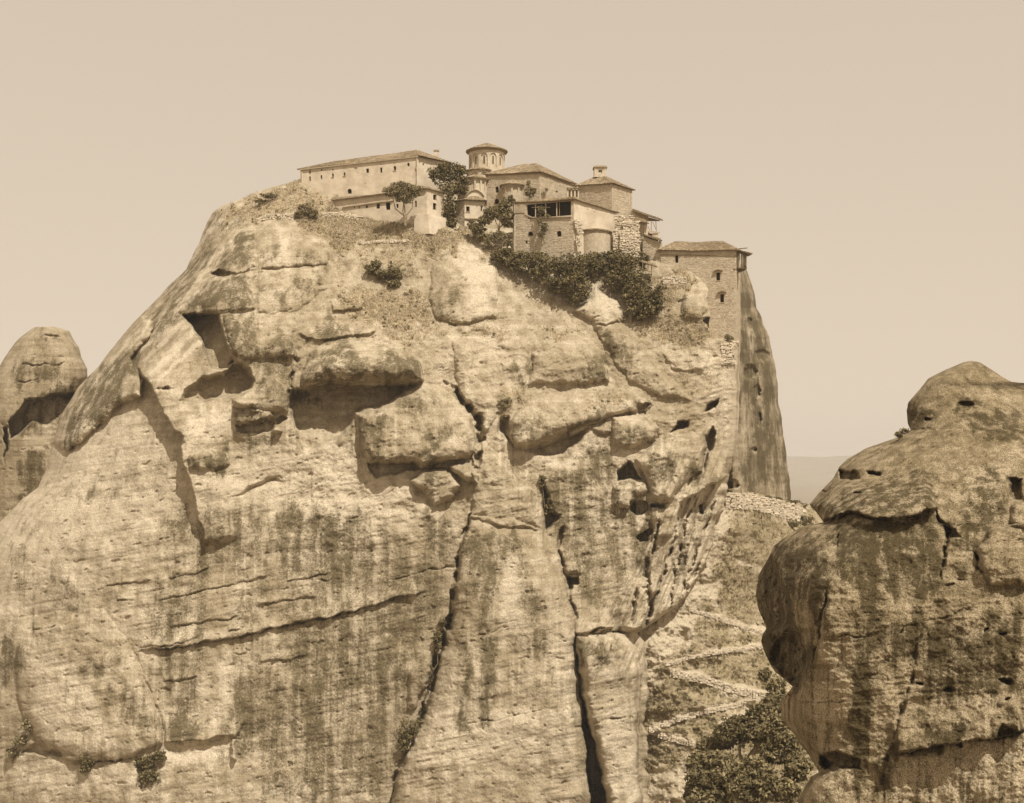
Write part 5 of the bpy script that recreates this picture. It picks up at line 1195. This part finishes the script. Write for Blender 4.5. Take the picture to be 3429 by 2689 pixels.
# ------------------------------------------------------------------ the tall tower at the edge of the cliff
q5 = crop(2000, 640, 2.847)
FL, FR, BR = C(2212, 215.6), C(2466, 212), C(2479, 221.5); BL = FL + (BR - FR)
zc = (Z(838, 215.6), Z(839, 212), Z(846, 221.5), Z(845, 224)); zb = Z(1165, 212)
T_ = empty('tower_house', V3(FR, zb), 'tall stone tower house on the cliff edge with hooded windows and a timber hoist cabin', 'tower')
wall(T_, FL, FR, zb, zc[0], zc[1], M['mortar'], [(2266, 868, 11, 25), (2405, 926, 13, 27, False, 'hood'), (2418, 999, 13, 28, False, 'hood')], stones=.29, zcut=zb + .2)
wall(T_, FR, BR, zb, zc[1], zc[2], M['mortar'], stones=.29, zcut=zb + .2)
wall(T_, BR, BL, zb, zc[2], zc[3], M['mortar']); wall(T_, BL, FL, Z(960, 215), zc[3], zc[0], M['mortar'])
fd4 = (FR - FL) / np.linalg.norm(FR - FL); sd4 = BR - FR
hip_roof(T_, FL, FR, BR, BL, zc, V3(FL + fd4 * 2.0 + sd4 * .5, Z(806, 219)), V3(FR - fd4 * 2.8 + sd4 * .5, Z(806, 217)), .55, .16, 101)
n4 = np.array((fd4[1], -fd4[0]))
m = MB(); m.bar(V3(FL + n4 * .05, Z(853, 215.6)), V3(FR + n4 * .05, Z(857, 212)), .14, .12); m.build('string_course', M['wood'], T_)
# hoist cabin: vertical planks round a box that hangs off the corner
c0 = FR + np.array((.12, -.1)); X0, X1 = c0[0], C(2499, 212.3)[0]; Y0, Y1 = 211.9, 214.6; z0, z1 = Z(896, 212), Z(842, 212)
nb = 5
for i in range(nb):
    a = X0 + (X1 - X0) * i / nb; b = X0 + (X1 - X0) * (i + 1) / nb - .05
    if i == 1: continue
    m = MB(); m.box(a, b, Y0, Y0 + .08, z0 + (0 if i != 4 else .25), z1); m.build('plank', M['darkwood'], T_)
for i in range(6):
    a = Y0 + .1 + (Y1 - Y0 - .1) * i / 6; b = a + (Y1 - Y0) / 6 - .05
    m = MB(); m.box(X1 - .08, X1, a, b, z0, z1); m.build('plank', M['darkwood'], T_)
m = MB(); m.box(X0 - .1, X1 + .05, Y0 - .05, Y1, z0 - .2, z0 - .02); m.build('hoist_floor', M['darkwood'], T_)
for yy in (Y0 + .2, Y1 - .4):
    m = MB(); m.bar((X0 - .6, yy, z0 - .3), (X1 - .4, yy, z0 - .3), .18); m.build('beam', M['darkwood'], T_)
m = MB(); m.bar((X0 + .05, Y0 + .4, z0 - 1.1), (X1 - .7, Y0 + .4, z0 - .3), .14); m.build('brace', M['darkwood'], T_)
roof(T_, (X0 - .2, Y0 - .5, z1 + .2), (X1 + .95, Y0 - .4, z1 - .45), (X1 + .8, Y1 + .3, z1 - .3), (X0 - .2, Y1 + .3, z1 + .75), .03, 'hoist_roof', seed=107)
m = MB(); m.bar((X0 + .1, Y0 + .8, z1 + .55), (X0 + 1.9, Y0 + .8, z1 + .72), .22, .12); m.build('hoist_beam', M['darkwood'], T_)
# ------------------------------------------------------------------ plants
def leaf_mesh(name, centres, radii, size, n_per, mat, parent=None, seed=0, up=.25, var=.38, flat=.75):
    """leaves on the shells of many small clumps; centres (k,3), radii (k,)"""
    g = np.random.default_rng(seed); k = len(centres); n = k * n_per
    ci = np.repeat(np.arange(k), n_per)
    d = g.normal(size=(n, 3)); d /= np.linalg.norm(d, axis=1)[:, None]
    rr = radii[ci] * g.uniform(.45, 1.08, n)
    P = centres[ci] + d * rr[:, None] * np.array((1, 1, flat))
    nr = d + g.normal(size=(n, 3)) * .55 + np.array((0, 0, up)); nr /= np.linalg.norm(nr, axis=1)[:, None]
    t = np.cross(nr, g.normal(size=(n, 3))); t /= np.linalg.norm(t, axis=1)[:, None]; b = np.cross(nr, t)
    s = size * g.uniform(.55, 1.3, n)
    t *= s[:, None]; b *= (s * .55)[:, None]
    V = np.stack([P - t, P + b * .9 - t * .1, P + t, P - b * .9 + t * .1], 1).reshape(-1, 3)
    F_ = np.arange(n * 4).reshape(n, 4)
    tn = g.uniform(-var, var, n) + np.repeat(g.uniform(-.22, .22, k), n_per)
    return mesh_np(name, V, F_, mat, parent, face_tint=tn, smooth=False)

def plant(name, label, cat, blobs, leaf=.22, dens=1.0, mat='leaf', trunk=None, seed=1, group=None, clump=.30, off=0.0, stems=3):
    """blobs: (px, py, Y, rx px, rz px); trunk: (px, py, Y, radius m) of its foot"""
    g = np.random.default_rng(seed); cs, rs = [], []
    for (px, py, Y_, rx, rz) in blobs:
        k = Y_ / FPX; c = np.array(at(px, py, Y_)); R_ = np.array((rx * k, (rx + rz) * .5 * k * .8, rz * k))
        cr = max(.32, min(1.1, clump * min(R_[0], R_[2])))
        m = max(7, int(4.6 * dens * (R_[0] * R_[2] + R_[0] * R_[1] + R_[1] * R_[2]) / cr ** 2 * .55))
        d = g.normal(size=(m, 3)); d /= np.linalg.norm(d, axis=1)[:, None]
        r = g.uniform(.12, 1.0, m) ** .42
        wob = 1 + .22 * np.sin(d[:, 0] * 5 + seed) * np.cos(d[:, 2] * 6 + seed * 2)
        cs.append(c + d * (R_ - cr * .5).clip(.1) * (r * wob)[:, None]); rs.append(np.full(m, cr) * g.uniform(.6, 1.25, m))
    cs = np.concatenate(cs); rs = np.concatenate(rs)
    if trunk is None:
        b0 = max(blobs, key=lambda b: b[1] + b[4]); trunk = (b0[0], b0[1] + b0[4] * .95, b0[2] + .3, .12)
    ft = np.array(at(*trunk[:3]))
    root = empty(name, ft, label, cat, group)
    n_per = max(10, int(.9 * 12 * (np.mean(rs) / leaf / 2.2) ** 1.6))
    leaf_mesh('crown', cs, rs, leaf, min(n_per, 90), M[mat], root, seed)
    m = MB(); tr = trunk[3]
    order = sorted(blobs, key=lambda b: -b[3] * b[4])[:stems]
    for i, b in enumerate(order):
        e = np.array(at(b[0], b[1], b[2])); s = ft + np.array((0, 0, -.3))
        mid = s * .45 + e * .55 + np.array((g.uniform(-.15, .15), 0, -.1)) * np.linalg.norm(e - s) * .5
        lo = ft * .75 + e * .25; lo = np.array((ft[0] + (lo[0] - ft[0]) * .35, lo[1], lo[2]))
        m.tube([s, lo, mid, e], [tr * (1 if i == 0 else .7), tr * .75, tr * .5, tr * .2])
    m.build('trunk', M['bark'], root, True)
    return root
on = lambda px, py, d=.4: surf(px, py) - d
lay = lambda px, py, rx, rz: min(surf(px, py + rz * .8), surf(px, py)) - min(rx, rz) * .045

plant('large_tree', 'dark bushy tree growing between the dormitory block and the church', 'tree',
      [(1470, 585, 220.8, 42, 32), (1515, 575, 221, 45, 38), (1545, 620, 221, 30, 40), (1500, 640, 220.3, 42, 42), (1505, 700, 219.6, 26, 40), (1490, 560, 221, 30, 22), (1540, 570, 221.5, 26, 22), (1512, 745, 219.4, 22, 24)], .24, 1.0, 'leaf', (1506, 772, 219.6, .35), 3)
plant('round_tree', 'small umbrella crowned tree with a pale trunk on the dry grass', 'tree',
      [(1345, 640, 214.5, 52, 24), (1310, 640, 214.6, 34, 20), (1385, 638, 214.6, 32, 22), (1352, 662, 214.3, 36, 20), (1345, 620, 214.6, 36, 14)], .17, 1.2, 'leaf_light', (1357, 750, 214.6, .22), 5, clump=.26, stems=4)
plant('garden_bush', 'leafy bush climbing between the porch house and the gallery house', 'bush', [(1650, 715, 216.8, 36, 26), (1690, 690, 216.8, 26, 30), (1625, 735, 216.5, 26, 22), (1700, 730, 216.3, 24, 36), (1710, 670, 217.5, 16, 18)], .22, 1.0, 'leaf', (1670, 770, 216.8, .2), 7)
plant('garden_bush', 'rounded dark bush below the porch house wall', 'bush', [(1602, 765, 216.4, 34, 24), (1580, 750, 216.6, 18, 18), (1615, 790, 216, 18, 14)], .2, 1.0, 'leaf', None, 8)
plant('scrub_bush', 'pale thin scrub at the left foot of the gallery house wall', 'bush', [(1670, 790, 215.6, 40, 20), (1640, 805, 215.4, 26, 14), (1700, 812, 214.8, 22, 16)], .17, .7, 'leaf_light', None, 9)
plant('ivy', 'ivy climbing up the gallery house wall and over the railing', 'climber', [(1812, 702, 213.8, 16, 20), (1806, 735, 213.8, 8, 24), (1822, 760, 213.5, 18, 24), (1812, 785, 213.3, 16, 12), (1832, 722, 213.6, 12, 8)], .14, .8, 'leaf', (1815, 815, 213.5, .08), 10, clump=.3)
plant('wall_shrub', 'slim shrub standing against the church wall above the gallery roof', 'bush', [(1772, 640, 220.5, 20, 22), (1770, 615, 220.7, 9, 14), (1787, 640, 220.6, 12, 14)], .17, .9, 'leaf_light', (1773, 668, 220.7, .08), 12)
plant('wall_weed', 'small weed sprouting from the church wall beside the slim shrub', 'weed', [(1829, 636, 222.3, 7, 10), (1820, 648, 222.2, 8, 6)], .13, .8, 'leaf_light', (1827, 654, 222.4, .04), 13)
plant('dark_bush', 'broad dark evergreen bush covering the rock under the gallery house', 'bush',
      [(1690, 858, lay(1690, 858, 51, 30), 51, 30), (1740, 875, lay(1740, 875, 61, 42), 61, 42), (1800, 880, lay(1800, 880, 61, 47), 61, 47), (1850, 905, lay(1850, 905, 67, 56), 67, 56), (1905, 895, lay(1905, 895, 67, 59), 67, 59), (1960, 890, lay(1960, 890, 56, 54), 56, 54), (1920, 950, lay(1920, 950, 61, 51), 61, 51), (1935, 985, lay(1935, 985, 43, 37), 43, 37), (1870, 955, lay(1870, 955, 43, 35), 43, 35), (2000, 880, lay(2000, 880, 31, 42), 31, 42)], .24, 1.1, 'leaf', (1900, 985, surf(1900, 985), .3), 14, clump=.24)
plant('dark_bush', 'dark evergreen bush running down the gully beside the timber hut', 'bush',
      [(2050, 870, lay(2050, 870, 48, 42), 48, 42), (2090, 890, lay(2090, 890, 56, 47), 56, 47), (2075, 930, lay(2075, 930, 61, 44), 61, 44), (2130, 940, lay(2130, 940, 56, 47), 56, 47), (2160, 990, lay(2160, 990, 56, 51), 56, 51), (2190, 1010, lay(2190, 1010, 36, 51), 36, 51), (2150, 1035, lay(2150, 1035, 61, 37), 61, 37), (2120, 985, lay(2120, 985, 41, 40), 41, 40), (2105, 850, lay(2105, 850, 34, 28), 34, 28)], .24, 1.1, 'leaf', (2110, 1075, surf(2110, 1075), .3), 15, clump=.24)
plant('scrub_bush', 'loose scrub hanging below the stone shed', 'bush', [(2120, 848, lay(2120, 848, 34, 18), 34, 18), (2160, 862, lay(2160, 862, 20, 16), 20, 16), (2020, 838, lay(2020, 838, 34, 18), 34, 18), (1960, 828, lay(1960, 828, 26, 16), 26, 16)], .18, .8, 'leaf_light', None, 16)
plant('scrub_bush', 'grey rounded scrub at the tower foot', 'bush', [(2420, 1118, lay(2420, 1118, 30, 16), 30, 16), (2400, 1110, lay(2400, 1110, 18, 12), 18, 12), (2440, 1130, lay(2440, 1130, 18, 12), 18, 12)], .17, .9, 'leaf_light', None, 17)
plant('slope_bush', 'dark twin bush in the grassy gully of the upper slope', 'bush', [(1250, 900, on(1250, 930), 30, 24), (1280, 920, on(1290, 940), 28, 20), (1315, 915, on(1320, 950), 36, 26), (1320, 950, on(1320, 960), 26, 16), (1260, 880, on(1260, 900), 20, 14)], .2, .9, 'leaf', None, 18)
plant('slope_bush', 'thin grey bush at the end of the terrace near the low wing', 'bush', [(1025, 700, on(1025, 725), 38, 24), (1050, 715, on(1050, 735), 22, 18), (1000, 715, on(1005, 735), 16, 14)], .18, .9, 'leaf_light', None, 19)
plant('slope_bush', 'low dry bush near the upper left shoulder of the rock', 'bush', [(900, 655, on(905, 675), 34, 10), (870, 672, on(875, 690), 22, 8)], .18, .7, 'leaf_light', None, 20)
plant('cleft_bush', 'dark bush filling the shadowed cleft right of the buttress top', 'bush', [(1830, 1650, on(1830, 1660), 20, 30), (1850, 1690, on(1850, 1700), 22, 26), (1825, 1715, on(1825, 1720), 14, 20), (1815, 1610, on(1815, 1620), 14, 22)], .22, .9, 'leaf', None, 21)
plant('cleft_bush', 'bush growing in the cleft left of the long round boulder', 'bush', [(1690, 1350, on(1690, 1370), 26, 28), (1700, 1390, on(1700, 1400), 16, 20)], .18, .7, 'leaf_light', None, 22)
plant('chimney_bush', 'bush wedged low in the chimney left of the buttress', 'bush', [(1370, 2440, on(1370, 2450, .8), 38, 40), (1350, 2490, on(1350, 2500, .8), 24, 36), (1395, 2420, on(1395, 2420, .8), 26, 26)], .2, .8, 'leaf', (1352, 2535, surf(1352, 2535) - .3, .15), 23)
plant('chimney_bush', 'sparse bush midway up the chimney left of the buttress', 'bush', [(1465, 2140, on(1465, 2150, .6), 16, 44), (1480, 2085, on(1480, 2090, .6), 16, 16), (1440, 2260, on(1440, 2260, .6), 12, 40)], .18, .8, 'leaf', None, 24)
plant('ledge_bush', 'dark bush with a forked stem in the notch below the pale slab', 'bush', [(505, 2550, on(505, 2560, .8), 44, 30), (470, 2560, on(470, 2570, .8), 22, 34), (500, 2600, on(500, 2610, .8), 40, 28), (535, 2530, on(535, 2540, .8), 24, 22)], .2, 1.0, 'leaf', (480, 2640, surf(480, 2640) - .4, .18), 25)
plant('ledge_bush', 'small round bush on the ledge left of the forked bush', 'bush', [(290, 2545, on(290, 2560, .7), 30, 26), (285, 2575, on(285, 2580, .7), 22, 18)], .18, .9, 'leaf', None, 26)
plant('ledge_bush', 'thin bush leaning over the notch at the far end of the pale slab', 'bush', [(95, 2430, on(95, 2450, .7), 26, 30), (70, 2480, on(70, 2490, .7), 36, 22), (40, 2520, on(40, 2530, .7), 30, 22)], .18, .7, 'leaf_light', None, 27)
plant('shoulder_bush', 'dark low bush tucked under the head of the near outcrop', 'bush', [(3030, 1444, surf(3060, 1450, FN) - .2, 18, 10), (3012, 1456, surf(3040, 1464, FN) - .2, 14, 8)], .12, 1.0, 'leaf', None, 28)
hs = lambda px, py, d=.3: surf(px, py, FH) - d
plant('crest_bush', 'low dark bush line along the top of the terrace wall', 'bush', [(2560, 1664, hs(2560, 1668), 30, 5), (2600, 1670, hs(2600, 1674), 24, 6), (2650, 1680, hs(2650, 1686), 34, 8), (2690, 1690, hs(2690, 1694), 18, 6)], .22, .8, 'leaf', None, 29)
plant('hillside_bush', 'spreading bush on the hillside under the near outcrop lip', 'bush', [(2690, 1745, hs(2690, 1755), 40, 20), (2650, 1755, hs(2650, 1765), 24, 12)], .26, .8, 'leaf_light', None, 30)
# broad leaved trees at the bottom of the gorge
GT = [('broad topped walnut tree rising highest in the gorge below the path', [(2480, 2440, 176, 80, 60), (2540, 2400, 176, 60, 50), (2430, 2460, 177, 50, 40), (2560, 2460, 174, 60, 50)], (2490, 2600, 176.5, .4)),
      ('dark tree in the gorge pressed against the near outcrop', [(2640, 2500, 168, 60, 60), (2600, 2440, 170, 50, 46), (2670, 2570, 166, 50, 50), (2590, 2520, 168, 50, 46)], (2640, 2690, 168, .35)),
      ('lower tree in the gorge with a pale lit crown at the picture foot', [(2400, 2560, 172, 70, 50), (2350, 2620, 170, 60, 46), (2330, 2560, 172, 36, 34), (2440, 2620, 168, 70, 56), (2380, 2680, 168, 80, 40)], (2400, 2760, 170, .35)),
      ('tree in the gorge between the walnut and the outcrop foot', [(2530, 2580, 166, 70, 56), (2500, 2650, 164, 70, 50), (2580, 2640, 163, 60, 50), (2640, 2650, 162, 50, 40)], (2550, 2760, 165, .35)),
      ('young dark tree at the end of the walled path beside the outcrop', [(2600, 2300, 196, 34, 34), (2590, 2350, 194, 40, 34), (2620, 2390, 190, 34, 30), (2560, 2260, 200, 22, 24)], (2600, 2440, 193, .2)),
      ('pale rounded tree in the gorge under the lowest bend of the path', [(2370, 2500, 178, 40, 30), (2420, 2480, 178, 46, 34), (2340, 2540, 177, 30, 28), (2330, 2660, 172, 44, 34)], (2385, 2600, 178, .25))]
for i, (lb, bl, tr) in enumerate(GT):
    plant('gorge_tree', lb, 'tree', bl, .30, 1.9, 'leaf_near', tr, 40 + i, 'trees in the gorge', clump=.26)

# ------------------------------------------------------------------ dry stone walls
def dry_wall(label, line, h_px, seed, s=.5, group=None):
    pts = np.array(line, float); seg = np.hypot(*(pts[1:] - pts[:-1]).T); cum = np.concatenate([[0], np.cumsum(seg)]); cols = []
    for dd_ in np.arange(0, cum[-1], 9):
        x = np.interp(dd_, cum, pts[:, 0]); y = np.interp(dd_, cum, pts[:, 1]); Yd = surf(x, y + h_px, FH) - .25
        cols.append((x, y, y + h_px + 4, Yd, 12))
    return rubble('dry_stone_wall', label, 'wall', cols, seed, 'stonewall', s, group)
dry_wall('long dry stone terrace wall crossing the top of the hillside below the cliff flank', [(2436, 1654), (2520, 1656), (2600, 1678), (2690, 1702)], 46, 3, .6)
dry_wall('dry stone retaining wall along the widest leg of the zigzag path', PATHS[0], 20, 4, .4)
dry_wall('dry stone wall edging the lower leg of the zigzag path above the trees', PATHS[1], 8, 5, .4)
dry_wall('short broken wall at the lowest bend of the zigzag path', PATHS[2], 12, 6, .4)
dry_wall('dry stone wall under the middle leg of the zigzag path', PATHS[3], 6, 7, .36)
dry_wall('dry stone wall under the upper leg of the zigzag path', PATHS[4], 6, 8, .36)
# ruined terrace walls on the upper slope
def slope_wall(label, line, h_px, seed, s=.42):
    cols = []; pts = np.array(line, float); seg = np.hypot(*(pts[1:] - pts[:-1]).T); cum = np.concatenate([[0], np.cumsum(seg)])
    for dd_ in np.arange(0, cum[-1], 9):
        x = np.interp(dd_, cum, pts[:, 0]); y = np.interp(dd_, cum, pts[:, 1]); cols.append((x, y, y + h_px, surf(x, y + h_px * .8) - .15, 12))
    return rubble('terrace_wall', label, 'wall', cols, seed, 'stonewall', s)
slope_wall('tumbled terrace wall on the shoulder left of the thin grey bush', c5([(665, 275), (720, 250), (860, 250), (880, 240)]), 20, 11)
slope_wall('crumbling terrace wall under the low wing', c5([(1060, 240), (1150, 238), (1280, 262)]), 16, 12)
slope_wall('low tumbled wall across the grass under the round tree', c5([(1290, 420), (1400, 410), (1560, 412)]), 7, 13)
slope_wall('patch of tumbled masonry on the slope left of the tower', [(2225, 930), (2250, 925), (2290, 930)], 26, 14)
slope_wall('masonry footing running down the cliff edge under the tower', [(2420, 1150), (2462, 1150)], 70, 15)

# ------------------------------------------------------------------ grass and scrub nobody could count
def scatter(name, label, field, n, mat, size, seed, thr, lift, shape='blade', per=5):
    g = np.random.default_rng(seed); w = np.clip(field.grass - thr, 0, 1).ravel(); w[~np.isfinite(w)] = 0
    k = g.choice(len(w), n, p=w / w.sum()); ny, nx = field.X.shape; j, i = np.divmod(k, nx)
    px = field.X[j, i] + g.uniform(-2, 2, n); py = field.Y[j, i] + g.uniform(-2, 2, n); D = field.D[j, i] - lift
    P = np.stack([(px - CX) / FPX * D, D, (HY - py) / FPX * D], -1)
    if shape == 'clump':
        o = leaf_mesh(name, P, g.uniform(.35, 1.0, n) ** 1.6 * size, .17, per, M[mat], None, seed)
    else:
        Q = np.repeat(P, per, 0); m_ = len(Q); a = g.uniform(0, 2 * math.pi, m_); l = size * g.uniform(.5, 1.3, m_)
        b = np.stack([np.cos(a), np.sin(a), 0 * a], -1) * .05; tip = np.stack([g.normal(0, .35, m_), g.normal(0, .35, m_) - .15, np.ones(m_)], -1) * l[:, None]
        Q = Q + np.stack([g.normal(0, .2, m_), g.normal(0, .1, m_), np.zeros(m_)], -1)
        V = np.stack([Q - b, Q + b, Q + tip + b * .3, Q + tip - b * .3], 1).reshape(-1, 3)
        o = mesh_np(name, V, np.arange(m_ * 4).reshape(m_, 4), M[mat], face_tint=g.uniform(-.3, .3, m_), smooth=False)
    return tag(o, label, name.split('_')[-1], kind='stuff')
scatter('dry_grass', 'dry grass covering the upper slope of the great rock', FM, 15000, 'grass', .22, 5, .3, .05)
scatter('slope_scrub', 'low dark scrub dotted through the dry grass of the rock', FM, 420, 'leaf_light', .42, 6, .35, .1, 'clump', 26)
scatter('hillside_grass', 'dry grass on the hillside around the zigzag path', FH, 9000, 'scrub_grass', .26, 7, .2, .05)
scatter('hillside_scrub', 'small dark scrub scattered over the hillside', FH, 1300, 'leaf_light', .6, 8, .42, .1, 'clump', 24)

# ------------------------------------------------------------------ air
m = MB(); m.box(-6000, 6000, -60, 6400, -67.5, 64)
m2 = bpy.data.materials.new('haze'); m2.use_nodes = True; nt = m2.node_tree; nt.nodes.clear()
o_m = nt.nodes.new('ShaderNodeOutputMaterial'); pv = nt.nodes.new('ShaderNodeVolumePrincipled'); nt.links.new(pv.outputs[0], o_m.inputs['Volume'])
pv.inputs['Color'].default_value = (1, .96, .9, 1); pv.inputs['Density'].default_value = 0.00015; pv.inputs['Anisotropy'].default_value = 0.0
USE_HAZE = True
if USE_HAZE: tag(m.build('haze', m2), kind='stuff', label='thin pale summer haze in the air over the valley')
